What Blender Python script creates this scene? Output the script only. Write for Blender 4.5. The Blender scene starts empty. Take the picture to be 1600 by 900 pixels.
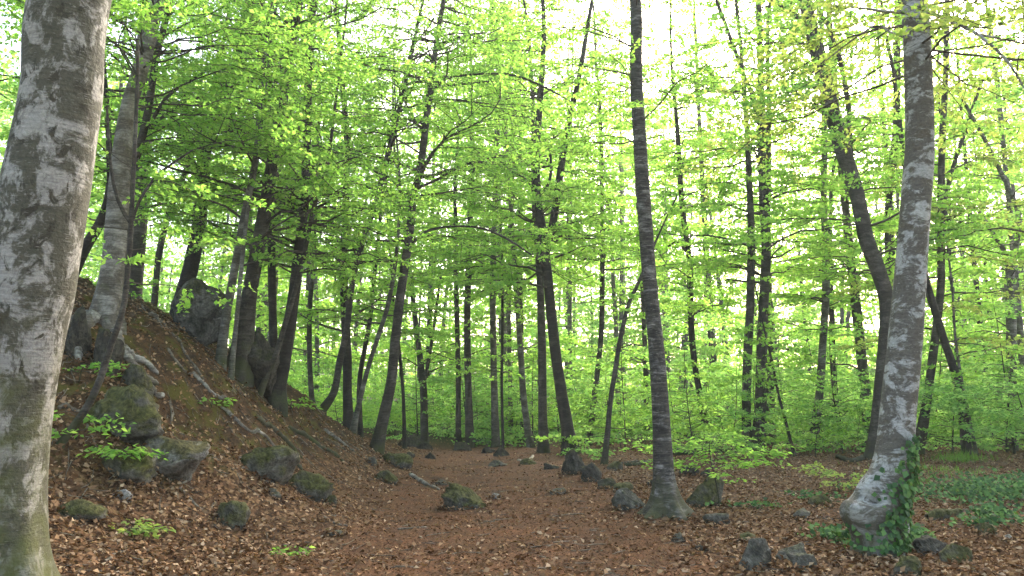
import bpy, math, random
import numpy as np
from mathutils import Vector, Matrix

# ---------------------------------------------------------------- camera, sky, sun, exposure
scene = bpy.context.scene
col = scene.collection
FPX, W0, H0 = 1256.0, 1600.0, 900.0          # focal length in photograph pixels
PITCH = math.radians(8.2)
CAM = np.array([0.0, 0.0, 1.5])
cam_data = bpy.data.cameras.new('camera')
cam_data.sensor_width = 36.0
cam_data.lens = 36.0 * FPX / W0
cam_data.clip_end = 3000.0
cam = bpy.data.objects.new('camera', cam_data)
cam.location = CAM
cam.rotation_euler = (math.pi / 2 + PITCH, 0, 0)
col.objects.link(cam)
scene.camera = cam

SUN_EL, SUN_AZ = math.radians(33.0), math.radians(25.0)   # azimuth right of the view direction (+Y)
world = bpy.data.worlds.new('World')
scene.world = world
world.use_nodes = True
wn = world.node_tree.nodes
sky = wn.new('ShaderNodeTexSky')
sky.sky_type = 'NISHITA'
sky.sun_disc = False
sky.sun_elevation = SUN_EL
sky.sun_rotation = SUN_AZ
sky.air_density = 1.0
sky.dust_density = 4.0
sky.ozone_density = 0.0
wn['Background'].inputs['Strength'].default_value = 0.15
world.node_tree.links.new(sky.outputs[0], wn['Background'].inputs['Color'])

sun_data = bpy.data.lights.new('sun', 'SUN')
sun_data.energy = 2.5
sun_data.angle = math.radians(20)
sun_data.color = (1.0, 0.95, 0.86)
sun = bpy.data.objects.new('sun', sun_data)
sv = Vector((math.sin(SUN_AZ) * math.cos(SUN_EL), math.cos(SUN_AZ) * math.cos(SUN_EL), math.sin(SUN_EL)))
sun.rotation_euler = sv.to_track_quat('Z', 'Y').to_euler()
sun.location = (20, 40, 40)
col.objects.link(sun)

vs = scene.view_settings
vs.view_transform = 'Standard'
vs.look = 'None'
vs.gamma = 1.0
vs.exposure = 2.6
vs.use_curve_mapping = False
scene.cycles.use_denoising = True
scene.cycles.max_bounces = 14
scene.cycles.diffuse_bounces = 12
scene.cycles.transmission_bounces = 12
scene.cycles.glossy_bounces = 2
scene.cycles.sample_clamp_indirect = 8.0

# ---------------------------------------------------------------- helpers
R = np.random.RandomState(7)
random.seed(7)
cp, sp = math.cos(PITCH), math.sin(PITCH)

def ray(u, v):
    a = (u - W0 / 2) / FPX
    b = (H0 / 2 - v) / FPX
    return np.array([a, cp - b * sp, sp + b * cp])

def at(u, v, Y):
    """world point seen at photograph pixel (u, v) at forward distance Y; second value: metres per pixel there"""
    d = ray(u, v)
    t = Y / d[1]
    return CAM + d * t, t / FPX

def _hash(ix, iy, iz, seed):
    n = (ix * 374761393 + iy * 668265263 + iz * 2147483647 + seed * 1274126177) & 0xFFFFFFFF
    n = ((n ^ (n >> 13)) * 1274126177) & 0xFFFFFFFF
    n = n ^ (n >> 16)
    return (n & 0xFFFF) / 32767.5 - 1.0

def noise3(x, y, z, seed=0):
    x, y, z = np.broadcast_arrays(np.asarray(x, float), np.asarray(y, float), np.asarray(z, float))
    ix, iy, iz = np.floor(x).astype(np.int64), np.floor(y).astype(np.int64), np.floor(z).astype(np.int64)
    fx, fy, fz = x - ix, y - iy, z - iz
    fx, fy, fz = [f * f * (3 - 2 * f) for f in (fx, fy, fz)]
    r = 0
    for a in (0, 1):
        for b in (0, 1):
            for c in (0, 1):
                w = (fx if a else 1 - fx) * (fy if b else 1 - fy) * (fz if c else 1 - fz)
                r = r + w * _hash(ix + a, iy + b, iz + c, seed)
    return r

def noise2(x, y, seed=0):
    return noise3(x, y, 0.5, seed)

def sstep(a, b, x):
    t = np.clip((x - a) / (b - a), 0, 1)
    return t * t * (3 - 2 * t)

# ---------------------------------------------------------------- terrain height
ctrl = []
for (u, v, Y) in [(300, 525, 13.5), (375, 588, 14), (431, 632, 15), (500, 662, 17), (550, 682, 18.5), (595, 712, 20),
                  (600, 748, 16), (520, 780, 12.5), (450, 775, 11.5), (360, 825, 9.5), (240, 735, 9.5), (100, 805, 8),
                  (70, 900, 6.6), (350, 605, 12.5), (300, 685, 11), (450, 695, 14), (200, 610, 10.5), (185, 515, 11.3),
                  (110, 490, 11.5), (540, 735, 14.8), (400, 735, 11)]:
    ctrl.append(at(u, v, Y)[0])
ctrl += [np.array(p, float) for p in [(-7, 17, 3.0), (-5, 18, 1.9), (-4, 21, .6), (-3, 24, .15), (-9, 12, 3.6), (-12, 12, 4.0),
         (-12, 20, 3.5), (-12, 6, 2.5), (-7, 7, 1.6), (-6, 4, .6), (-8, 24, 1.5), (-8, 30, .8), (-12, 30, 1.2), (-4, 3, 0),
         (-5, 34, .2), (-12, 36, .6), (-3, 28, 0), (-6, 28, .5), (-3, 32, 0.0)]]
for x in (-2, 0, 3, 6, 9, 12):
    for y in (2, 5, 8, 11, 14, 18, 22, 28, 34):
        ctrl.append(np.array([x, y, 0.0 + (0.02 * max(0, x - 5) if y < 24 else 0)], float))
C = np.array(ctrl)

def _U(r2):
    return np.where(r2 > 1e-9, r2 * np.log(np.maximum(r2, 1e-9)), 0)
n = len(C)
K = _U((C[:, None, 0] - C[None, :, 0]) ** 2 + (C[:, None, 1] - C[None, :, 1]) ** 2) + np.eye(n) * 0.12
Pm = np.c_[np.ones(n), C[:, :2]]
TPS = np.linalg.solve(np.block([[K, Pm], [Pm.T, np.zeros((3, 3))]]), np.r_[C[:, 2], 0, 0, 0])

def height0(x, y):
    x, y = np.broadcast_arrays(np.asarray(x, float), np.asarray(y, float))
    sh = x.shape
    x, y = x.ravel(), y.ravel()
    xc, yc = np.clip(x, -12, 12), np.clip(y, 2, 34)
    h = TPS[n] + TPS[n + 1] * xc + TPS[n + 2] * yc
    for i in range(n):
        h = h + TPS[i] * _U((xc - C[i, 0]) ** 2 + (yc - C[i, 1]) ** 2)
    d = np.hypot(x - xc, y - yc)
    h = h * (1 - sstep(0, 22, d))
    h = h + 1.6 * sstep(36, 62, y) + 7.0 * sstep(60, 170, y)
    return h.reshape(sh)

def height(x, y):
    h = height0(x, y)
    bank = sstep(0.15, 0.8, h) * (1 - sstep(30, 40, np.asarray(y, float)))
    h = h + 0.05 * noise2(np.asarray(x) * .7, np.asarray(y) * .7, 3) + 0.02 * noise2(np.asarray(x) * 2.6, np.asarray(y) * 2.6, 4)
    h = h + bank * (0.13 * noise2(np.asarray(x) * 1.3, np.asarray(y) * 1.3, 5) + 0.085 * noise2(np.asarray(x) * 3.6, np.asarray(y) * 4.0, 6))
    h = h + bank * .05 * np.abs(noise2(np.asarray(x) * 9, np.asarray(y) * 9, 7))
    return h

def hit(u, v):
    """where the view ray through a photograph pixel meets the ground"""
    d = ray(u, v)
    t = np.arange(3.0, 90.0, 0.04)
    P = CAM[None] + d[None] * t[:, None]
    below = P[:, 2] < height(P[:, 0], P[:, 1])
    i = int(np.argmax(below)) if below.any() else len(t) - 1
    return P[i], t[i] / FPX

def path_mask(x, y):
    x, y = np.asarray(x, float), np.asarray(y, float)
    c = -0.05 - 0.0018 * np.maximum(y - 8, 0) ** 2 * .9
    hw = 1.9 + 0.03 * np.maximum(y - 8, 0) + .35 * noise2(y * .5, x * .2, 9)
    return 1 - sstep(-.55, .7, np.abs(x - c) - hw + .35 * noise2(x * 1.3, y * 1.3, 10))

# ---------------------------------------------------------------- mesh helpers
def make_mesh(name, verts, faces, mat, smooth=False):
    me = bpy.data.meshes.new(name)
    verts = np.asarray(verts, np.float32)
    faces = np.asarray(faces, np.int32)
    m, k = faces.shape
    me.vertices.add(len(verts))
    me.vertices.foreach_set('co', verts.ravel())
    me.loops.add(m * k)
    me.loops.foreach_set('vertex_index', faces.ravel())
    me.polygons.add(m)
    me.polygons.foreach_set('loop_start', np.arange(0, m * k, k, dtype=np.int32))
    me.polygons.foreach_set('loop_total', np.full(m, k, np.int32))
    if smooth:
        me.polygons.foreach_set('use_smooth', np.ones(m, bool))
    for mm in (mat if isinstance(mat, (list, tuple)) else [mat]):
        me.materials.append(mm)
    me.update(calc_edges=True)
    return me

def link(name, data, parent=None, loc=None):
    o = bpy.data.objects.new(name, data)
    col.objects.link(o)
    if parent is not None:
        o.parent = parent
    if loc is not None:
        o.location = loc
    return o

def tag(o, label=None, category=None, group=None, kind=None):
    if label: o['label'] = label
    if category: o['category'] = category
    if group: o['group'] = group
    if kind: o['kind'] = kind
    return o

def norm(a):
    return a / np.maximum(np.linalg.norm(a, axis=-1, keepdims=True), 1e-9)

def tubes(paths, radii, k=4, cap=False):
    """paths (B,n,3), radii (B,n) -> verts, quads"""
    paths = np.asarray(paths, float); radii = np.asarray(radii, float)
    B, m, _ = paths.shape
    T = norm(np.gradient(paths, axis=1))
    ref = np.where(np.abs(T[..., 2:3]) > .9, np.array([1., 0, 0]), np.array([0, 0, 1.]))
    A = norm(np.cross(ref, T)); Bn = np.cross(T, A)
    th = np.arange(k) * 2 * np.pi / k
    V = paths[:, :, None] + radii[:, :, None, None] * (np.cos(th)[None, None, :, None] * A[:, :, None] + np.sin(th)[None, None, :, None] * Bn[:, :, None])
    base = (np.arange(B) * m * k)[:, None, None]
    r = (np.arange(m - 1) * k)[None, :, None]
    c = np.arange(k)[None, None, :]
    c2 = (np.arange(k) + 1)[None, None, :] % k
    F = np.stack([base + r + c, base + r + c2, base + r + k + c2, base + r + k + c], -1).reshape(-1, 4)
    return V.reshape(-1, 3), F

def merge(parts):
    vs_, fs_, o = [], [], 0
    for v, f in parts:
        vs_.append(v); fs_.append(f + o); o += len(v)
    return np.concatenate(vs_), np.concatenate(fs_)

def leaves(P, D, N, L, Wd, fold=.12):
    """diamond leaves: four corners, slightly folded"""
    S = norm(np.cross(N, D))
    N = np.cross(D, S)
    L = L[:, None]; Wd = Wd[:, None]
    mid = P + D * L * .42 + N * (Wd * fold)
    V = np.stack([P, mid + S * Wd * .5, P + D * L - N * L * .06, mid - S * Wd * .5], 1)
    F = np.arange(len(P) * 4).reshape(-1, 4)
    return V.reshape(-1, 3), F

def spline(pts, m):
    """Catmull-Rom through pts (any columns), m samples"""
    p = np.asarray(pts, float)
    p = np.vstack([2 * p[0] - p[1], p, 2 * p[-1] - p[-2]])
    seg = len(p) - 3
    t = np.linspace(0, seg - 1e-6, m)
    i = t.astype(int); f = (t - i)[:, None]
    a, b, c, d = p[i], p[i + 1], p[i + 2], p[i + 3]
    return .5 * ((2 * b) + (-a + c) * f + (2 * a - 5 * b + 4 * c - d) * f ** 2 + (-a + 3 * b - 3 * c + d) * f ** 3)

# ---------------------------------------------------------------- materials
def new_mat(name):
    m = bpy.data.materials.new(name)
    m.use_nodes = True
    nt = m.node_tree
    for x in list(nt.nodes):
        nt.nodes.remove(x)
    out = nt.nodes.new('ShaderNodeOutputMaterial')
    return m, nt, out

def N_(nt, t, **kw):
    x = nt.nodes.new(t)
    for k, v in kw.items():
        if k in x.inputs.keys():
            x.inputs[k].default_value = v
        else:
            setattr(x, k, v)
    return x

def ramp(nt, src, stops, interp='LINEAR'):
    r = nt.nodes.new('ShaderNodeValToRGB')
    r.color_ramp.interpolation = interp
    e = r.color_ramp.elements
    while len(e) < len(stops):
        e.new(.5)
    for i, (p, c) in enumerate(stops):
        e[i].position = p
        e[i].color = (*c, 1) if len(c) == 3 else c
    nt.links.new(src, r.inputs[0])
    return r.outputs[0]

def mixc(nt, fac, a, b, mode='MIX'):
    m = nt.nodes.new('ShaderNodeMix')
    m.data_type = 'RGBA'
    m.blend_type = mode
    for s, val in ((m.inputs[0], fac), (m.inputs[6], a), (m.inputs[7], b)):
        if hasattr(val, 'links'):
            nt.links.new(val, s)
        elif isinstance(val, (int, float)):
            s.default_value = val
        else:
            s.default_value = (*val, 1)
    return m.outputs[2]

def mth(nt, op, a, b=0.0, clamp=False):
    m = nt.nodes.new('ShaderNodeMath')
    m.operation = op; m.use_clamp = clamp
    for s, val in ((m.inputs[0], a), (m.inputs[1], b)):
        if hasattr(val, 'links'):
            nt.links.new(val, s)
        else:
            s.default_value = val
    return m.outputs[0]

def noise_tex(nt, vec, scale, detail=4, rough=.55, dist=0.0):
    t = N_(nt, 'ShaderNodeTexNoise', Scale=scale, Detail=detail, Roughness=rough, Distortion=dist)
    nt.links.new(vec, t.inputs['Vector'])
    return t.outputs['Fac']

def mapped(nt, scale, src='Object', loc=(0, 0, 0)):
    tc = nt.nodes.new('ShaderNodeTexCoord')
    mp = nt.nodes.new('ShaderNodeMapping')
    mp.inputs['Scale'].default_value = scale
    mp.inputs['Location'].default_value = loc
    nt.links.new(tc.outputs[src], mp.inputs[0])
    return mp.outputs[0], tc

def leaf_mat(name, stops, trans=.5, tr_gain=1.0, gloss=0.0):
    m, nt, out = new_mat(name)
    g = nt.nodes.new('ShaderNodeNewGeometry')
    c = ramp(nt, g.outputs['Random Per Island'], stops)
    d = nt.nodes.new('ShaderNodeBsdfDiffuse')
    nt.links.new(c, d.inputs[0])
    t = nt.nodes.new('ShaderNodeBsdfTranslucent')
    tcol = mixc(nt, 1.0, c, (1.4 * tr_gain, 1.3 * tr_gain, .8 * tr_gain), 'MULTIPLY')
    nt.links.new(tcol, t.inputs[0])
    mx = nt.nodes.new('ShaderNodeMixShader')
    mx.inputs[0].default_value = trans
    nt.links.new(d.outputs[0], mx.inputs[1]); nt.links.new(t.outputs[0], mx.inputs[2])
    sh = mx.outputs[0]
    if gloss:
        gl = N_(nt, 'ShaderNodeBsdfGlossy', Roughness=.4)
        m2 = nt.nodes.new('ShaderNodeMixShader'); m2.inputs[0].default_value = gloss
        nt.links.new(sh, m2.inputs[1]); nt.links.new(gl.outputs[0], m2.inputs[2])
        sh = m2.outputs[0]
    nt.links.new(sh, out.inputs[0])
    return m

LEAF = leaf_mat('beech_leaf_fresh', [(0, (.14, .30, .062)), (.5, (.20, .38, .085)), (1, (.29, .45, .12))], .62, 1.3)
LEAF_Y = leaf_mat('beech_leaf_young', [(0, (.20, .33, .08)), (.5, (.28, .39, .11)), (1, (.36, .41, .15))], .55, 1.05)
LEAF_D = leaf_mat('beech_leaf_understorey', [(0, (.15, .32, .10)), (.5, (.21, .40, .13)), (1, (.30, .47, .16))], .62, 1.3)
LEAF_K = leaf_mat('leaf_dark', [(0, (.04, .12, .035)), (.6, (.08, .19, .05)), (1, (.12, .26, .06))], .4, 1.0)
IVY = leaf_mat('ivy_leaf', [(0, (.022, .06, .018)), (.5, (.05, .125, .03)), (1, (.14, .26, .06))], .25, 1.0, .02)
GRASS = leaf_mat('grass_blade', [(0, (.09, .20, .04)), (1, (.18, .32, .06))], .45, 1.0)
LITTER = leaf_mat('dead_beech_leaf', [(0, (0.060, 0.033, 0.019)), (.25, (0.119, 0.063, 0.033)), (.55, (0.201, 0.112, 0.061)), (.82, (0.304, 0.188, 0.106)), (1, (0.455, 0.325, 0.210))], .12, .7)
CRUMB = leaf_mat('leaf_crumb', [(0, (0.037, 0.021, 0.012)), (.4, (0.083, 0.043, 0.024)), (.8, (0.138, 0.076, 0.041)), (1, (0.313, 0.215, 0.133))], .08, .7)

def bark_mat(name, dark, light, patch=2.2, lo=.46, hi=.58, stretch=1.0, streak=.35, moss=.5, mossc=(.07, .085, .02), mossh=1.2, loc=(0, 0, 0), dark2=None):
    m, nt, out = new_mat(name)
    v1, tc = mapped(nt, (1, 1, stretch), loc=loc)
    v2, _ = mapped(nt, (3, 3, 26), loc=loc)
    v3, _ = mapped(nt, (1, 1, 1), loc=loc)
    big = noise_tex(nt, v1, patch, 9, .7, .5)
    f = ramp(nt, big, [(lo, (0, 0, 0)), (hi, (1, 1, 1))])
    st = noise_tex(nt, v2, 1.6, 4, .65, .3)
    stf = ramp(nt, st, [(.35, (1 - streak,) * 3), (.65, (1 + streak * .6,) * 3)])
    fine = noise_tex(nt, v3, 40, 3, .6)
    c = mixc(nt, f, dark, light)
    if dark2:
        dk = ramp(nt, noise_tex(nt, v1, patch * 1.7, 5, .6, .9), [(.55, (0, 0, 0)), (.62, (1, 1, 1))])
        c = mixc(nt, dk, c, dark2)
    c = mixc(nt, 1.0, c, stf, 'MULTIPLY')
    c = mixc(nt, 1.0, c, ramp(nt, fine, [(.3, (.75,) * 3), (.7, (1.2,) * 3)]), 'MULTIPLY')
    # pale lichen flecks
    fl = ramp(nt, noise_tex(nt, v2, 5.0, 2, .5), [(.66, (0, 0, 0)), (.72, (1, 1, 1))])
    c = mixc(nt, mth(nt, 'MULTIPLY', fl, .5), c, tuple(min(1, l * 1.5) for l in light))
    # moss climbing from the foot
    sx = nt.nodes.new('ShaderNodeSeparateXYZ')
    nt.links.new(tc.outputs['Object'], sx.inputs[0])
    zz = mth(nt, 'DIVIDE', sx.outputs[2], mossh)
    zz = mth(nt, 'SUBTRACT', 1.0, zz, True)
    mm = mth(nt, 'MULTIPLY', zz, moss)
    mf = mth(nt, 'ADD', mm, mth(nt, 'MULTIPLY', mth(nt, 'SUBTRACT', noise_tex(nt, v3, 5, 5, .6), .55), 1.6))
    mf = mth(nt, 'MULTIPLY', mth(nt, 'MULTIPLY', mf, 2.0, True), mth(nt, 'MINIMUM', mth(nt, 'MULTIPLY', zz, 3.0), 1.0))
    c = mixc(nt, mf, c, mossc)
    b = nt.nodes.new('ShaderNodeBsdfPrincipled')
    b.inputs['Roughness'].default_value = .85
    b.inputs['Specular IOR Level'].default_value = .2
    nt.links.new(c, b.inputs['Base Color'])
    bp = N_(nt, 'ShaderNodeBump', Strength=.6, Distance=.02)
    hsum = mth(nt, 'ADD', mth(nt, 'MULTIPLY', st, .7), mth(nt, 'ADD', fine, big))
    nt.links.new(hsum, bp.inputs['Height'])
    nt.links.new(bp.outputs[0], b.inputs['Normal'])
    nt.links.new(b.outputs[0], out.inputs[0])
    return m

BARK_FG = bark_mat('bark_blotched', (.085, .076, .053), (.295, .268, .235), 4.2, .48, .545, .8, .22, .45, (.085, .085, .03), 2.2, dark2=(.05, .042, .027))
BARK_R = bark_mat('bark_grey_banded', (.118, .102, .082), (.37, .35, .32), 3.1, .485, .545, 1.5, .2, .4, (.09, .085, .045), .8, loc=(3, 1, 2), dark2=(.115, .095, .07))
BARK_C = bark_mat('bark_brown_streaked', (.062, .053, .044), (.24, .22, .20), 3.4, .52, .66, 3.0, .6, .45, (.07, .068, .03), .8, loc=(7, 2, 0))
BARK = bark_mat('bark_dark', (.046, .037, .029), (.125, .108, .09), 2.2, .48, .66, 1.6, .4, .4, (.055, .058, .02), .8)
BARK_G = bark_mat('bark_mid_grey', (.085, .073, .058), (.22, .20, .175), 2.4, .47, .62, 2.0, .4, .35, (.065, .07, .028), .9, loc=(1, 5, 0))
BARK_G0 = bark_mat('bark_grey_bare', (.11, .092, .072), (.28, .25, .22), 2.8, .45, .60, 1.6, .4, .0, loc=(1, 5, 0))
BARK_B = bark_mat('bark_black', (.026, .02, .016), (.07, .058, .046), 2.2, .5, .7, 1.6, .4, .35, (.045, .05, .02), .7)
ROOT = bark_mat('bark_root', (.12, .10, .08), (.36, .33, .29), 4, .45, .6, 1, .3, .0)
TWIG = bark_mat('bark_twig', (.05, .038, .028), (.10, .08, .06), 4, .45, .6, 1, .2, .0)
DEADWOOD = bark_mat('dead_wood', (.09, .07, .05), (.26, .21, .16), 5, .45, .6, 1, .3, .0)
PALEWOOD = bark_mat('pale_dead_wood', (.25, .20, .15), (.50, .43, .34), 5, .4, .6, 1, .2, .0)

def rock_mat(name, a, b, moss, mc=(.06, .062, .018), lich=(.36, .35, .33)):
    m, nt, out = new_mat(name)
    v, tc = mapped(nt, (1, 1, 1))
    n1 = noise_tex(nt, v, 3.2, 7, .65, .5)
    n2 = noise_tex(nt, v, 22, 4, .6)
    c = mixc(nt, ramp(nt, n1, [(.35, (0, 0, 0)), (.65, (1, 1, 1))]), a, b)
    c = mixc(nt, ramp(nt, noise_tex(nt, v, 6, 4, .6, .4), [(.60, (0, 0, 0)), (.67, (.7, .7, .7))]), c, lich)
    g = nt.nodes.new('ShaderNodeNewGeometry')
    sx = nt.nodes.new('ShaderNodeSeparateXYZ'); nt.links.new(g.outputs['Normal'], sx.inputs[0])
    mf = mth(nt, 'ADD', mth(nt, 'MULTIPLY', sx.outputs[2], .8), mth(nt, 'MULTIPLY', mth(nt, 'SUBTRACT', noise_tex(nt, v, 4.5, 5, .6), .5), 2.4))
    mf = mth(nt, 'ADD', mf, moss - .75)
    mf = mth(nt, 'MULTIPLY', mf, 2.2, True)
    mcol = mixc(nt, n2, tuple(x * .6 for x in mc), tuple(x * 1.6 for x in mc))
    c = mixc(nt, mf, c, mcol)
    c = mixc(nt, 1.0, c, ramp(nt, n2, [(.3, (.5,) * 3), (.7, (1.4,) * 3)]), 'MULTIPLY')
    bs = nt.nodes.new('ShaderNodeBsdfPrincipled')
    bs.inputs['Roughness'].default_value = .9; bs.inputs['Specular IOR Level'].default_value = .2
    nt.links.new(c, bs.inputs['Base Color'])
    crk = ramp(nt, noise_tex(nt, v, 2.4, 8, .7, 1.2), [(.47, (1, 1, 1)), (.5, (.35, .33, .30)), (.53, (1, 1, 1))])
    c = mixc(nt, .8, c, crk, 'MULTIPLY')
    nt.links.new(c, bs.inputs['Base Color'])
    bp = N_(nt, 'ShaderNodeBump', Strength=1.0, Distance=.06)
    nt.links.new(mth(nt, 'ADD', n1, mth(nt, 'MULTIPLY', n2, .5)), bp.inputs['Height'])
    nt.links.new(bp.outputs[0], bs.inputs['Normal'])
    nt.links.new(bs.outputs[0], out.inputs[0])
    return m

ROCK_G = rock_mat('rock_grey', (.06, .052, .039), (.165, .145, .115), .22, (.07, .07, .03), (.30, .28, .25))
ROCK_M = rock_mat('rock_mossy', (.06, .052, .04), (.15, .135, .11), .80, (.07, .066, .02), (.17, .165, .15))
ROCK_D = rock_mat('rock_dark', (.035, .029, .022), (.085, .072, .055), .42, (.045, .045, .016), (.12, .11, .095))
ROCK_B = rock_mat('rock_crest', (.03, .026, .02), (.15, .138, .12), .50, (.05, .048, .018), (.24, .225, .21))
ROCK_L = rock_mat('rock_pale', (.22, .195, .165), (.38, .345, .31), .0)
ROCK_W = rock_mat('rock_bank', (.07, .058, .042), (.27, .245, .215), .62, (.075, .064, .024), (.40, .38, .36))

def ground_mat():
    m, nt, out = new_mat('forest_floor')
    at_ = nt.nodes.new('ShaderNodeAttribute'); at_.attribute_name = 'zone'
    sep = nt.nodes.new('ShaderNodeSeparateColor'); nt.links.new(at_.outputs['Color'], sep.inputs[0])
    v, tc = mapped(nt, (1, 1, 1))
    vo = N_(nt, 'ShaderNodeTexVoronoi', Scale=26.0); nt.links.new(v, vo.inputs['Vector'])
    sc = nt.nodes.new('ShaderNodeSeparateColor'); nt.links.new(vo.outputs['Color'], sc.inputs[0])
    litter = ramp(nt, sc.outputs[0], [(0, (.04, .024, .016)), (.4, (.095, .055, .034)), (.75, (.17, .10, .064)), (1, (.28, .19, .125))])
    vo2 = N_(nt, 'ShaderNodeTexVoronoi', Scale=70.0); nt.links.new(v, vo2.inputs['Vector'])
    sc2 = nt.nodes.new('ShaderNodeSeparateColor'); nt.links.new(vo2.outputs['Color'], sc2.inputs[0])
    soil = ramp(nt, sc2.outputs[0], [(0, (.045, .026, .017)), (.5, (.098, .053, .032)), (.9, (.14, .078, .048)), (1, (.22, .14, .09))])
    big = noise_tex(nt, v, 1.6, 9, .72, .5)
    soil = mixc(nt, 1.0, soil, ramp(nt, big, [(.30, (.45, .46, .48)), (.46, (1.05, 1.0, .98)), (.70, (1.55, 1.28, 1.08))]), 'MULTIPLY')
    litter = mixc(nt, 1.0, litter, ramp(nt, noise_tex(nt, v, 2.3, 5, .6), [(.3, (.6,) * 3), (.65, (1.15,) * 3)]), 'MULTIPLY')
    c = mixc(nt, sep.outputs[0], litter, soil)
    hum = mixc(nt, sc2.outputs[1], (.04, .028, .019), (.115, .07, .042))
    mossn = noise_tex(nt, v, 2.6, 6, .62, .3)
    hum = mixc(nt, 1.0, hum, ramp(nt, noise_tex(nt, v, 5.5, 8, .7, .6), [(.36, (.35, .35, .36)), (.5, (.9, .9, .9)), (.66, (1.5, 1.35, 1.2))]), 'MULTIPLY')
    bankc = mixc(nt, ramp(nt, mossn, [(.50, (0, 0, 0)), (.60, (1, 1, 1))]), hum, mixc(nt, noise_tex(nt, v, 30, 3), (.05, .048, .012), (.13, .12, .03)))
    c = mixc(nt, sep.outputs[1], c, bankc)
    gc = mixc(nt, noise_tex(nt, v, 1.5, 5), (.05, .04, .02), (.04, .075, .018))
    c = mixc(nt, sep.outputs[2], c, gc)
    bs = nt.nodes.new('ShaderNodeBsdfPrincipled')
    c = mixc(nt, 1.0, c, (.90, .80, .62), 'MULTIPLY')
    bs.inputs['Roughness'].default_value = .95; bs.inputs['Specular IOR Level'].default_value = .1
    nt.links.new(c, bs.inputs['Base Color'])
    bp = N_(nt, 'ShaderNodeBump', Strength=.8, Distance=.02)
    hh = mth(nt, 'ADD', sc2.outputs[2], mth(nt, 'ADD', sc.outputs[2], noise_tex(nt, v, 12, 5, .6)))
    nt.links.new(hh, bp.inputs['Height'])
    nt.links.new(bp.outputs[0], bs.inputs['Normal'])
    nt.links.new(bs.outputs[0], out.inputs[0])
    return m
GROUND = ground_mat()

# ---------------------------------------------------------------- ground
def axis(lo, hi, step, far, g=1.22):
    mid = list(np.arange(lo, hi + 1e-6, step))
    s, x, right = step, hi, []
    while x < far:
        s *= g; x += s; right.append(x)
    s, x, left = step, lo, []
    while x > -far:
        s *= g; x -= s; left.append(x)
    return np.array(left[::-1] + mid + right)
xs = axis(-9, 9, .085, 240)
ys = axis(5, 24, .085, 240, 1.12)
gx, gy = np.meshgrid(xs, ys)
gz = height(gx, gy)
V = np.stack([gx, gy, gz], -1).reshape(-1, 3)
nx_, ny_ = len(xs), len(ys)
ii = (np.arange(ny_ - 1)[:, None] * nx_ + np.arange(nx_ - 1)[None]).ravel()
Fq = np.stack([ii, ii + 1, ii + nx_ + 1, ii + nx_], -1)
gme = make_mesh('ground', V, Fq, GROUND, True)
zone = gme.color_attributes.new('zone', 'FLOAT_COLOR', 'POINT')
h0 = height0(gx, gy)
pm = path_mask(gx, gy) * (1 - sstep(26, 33, gy))
bankm = sstep(.35, .95, h0 + .25 * noise2(gx * 1.2, gy * 1.2, 12)) * (1 - sstep(26, 34, gy)) * sstep(7.5, 10, gy)
farm = np.maximum(sstep(27, 34, gy + 2 * noise2(gx * .4, gy * .4, 13)), sstep(.2, .7, noise2(gx * .5 + 3, gy * .5, 14)) * sstep(4.5, 6.5, gx) * sstep(8, 12, gy) * .7)
zc = np.stack([pm, bankm, farm, np.ones_like(pm)], -1).reshape(-1, 4).astype(np.float32)
zone.data.foreach_set('color', zc.ravel())
tag(link('ground', gme), kind='structure')

# ---------------------------------------------------------------- tree machinery
def dirs(az, el):
    return np.stack([np.cos(az) * np.cos(el), np.sin(az) * np.cos(el), np.sin(el)], -1)

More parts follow.
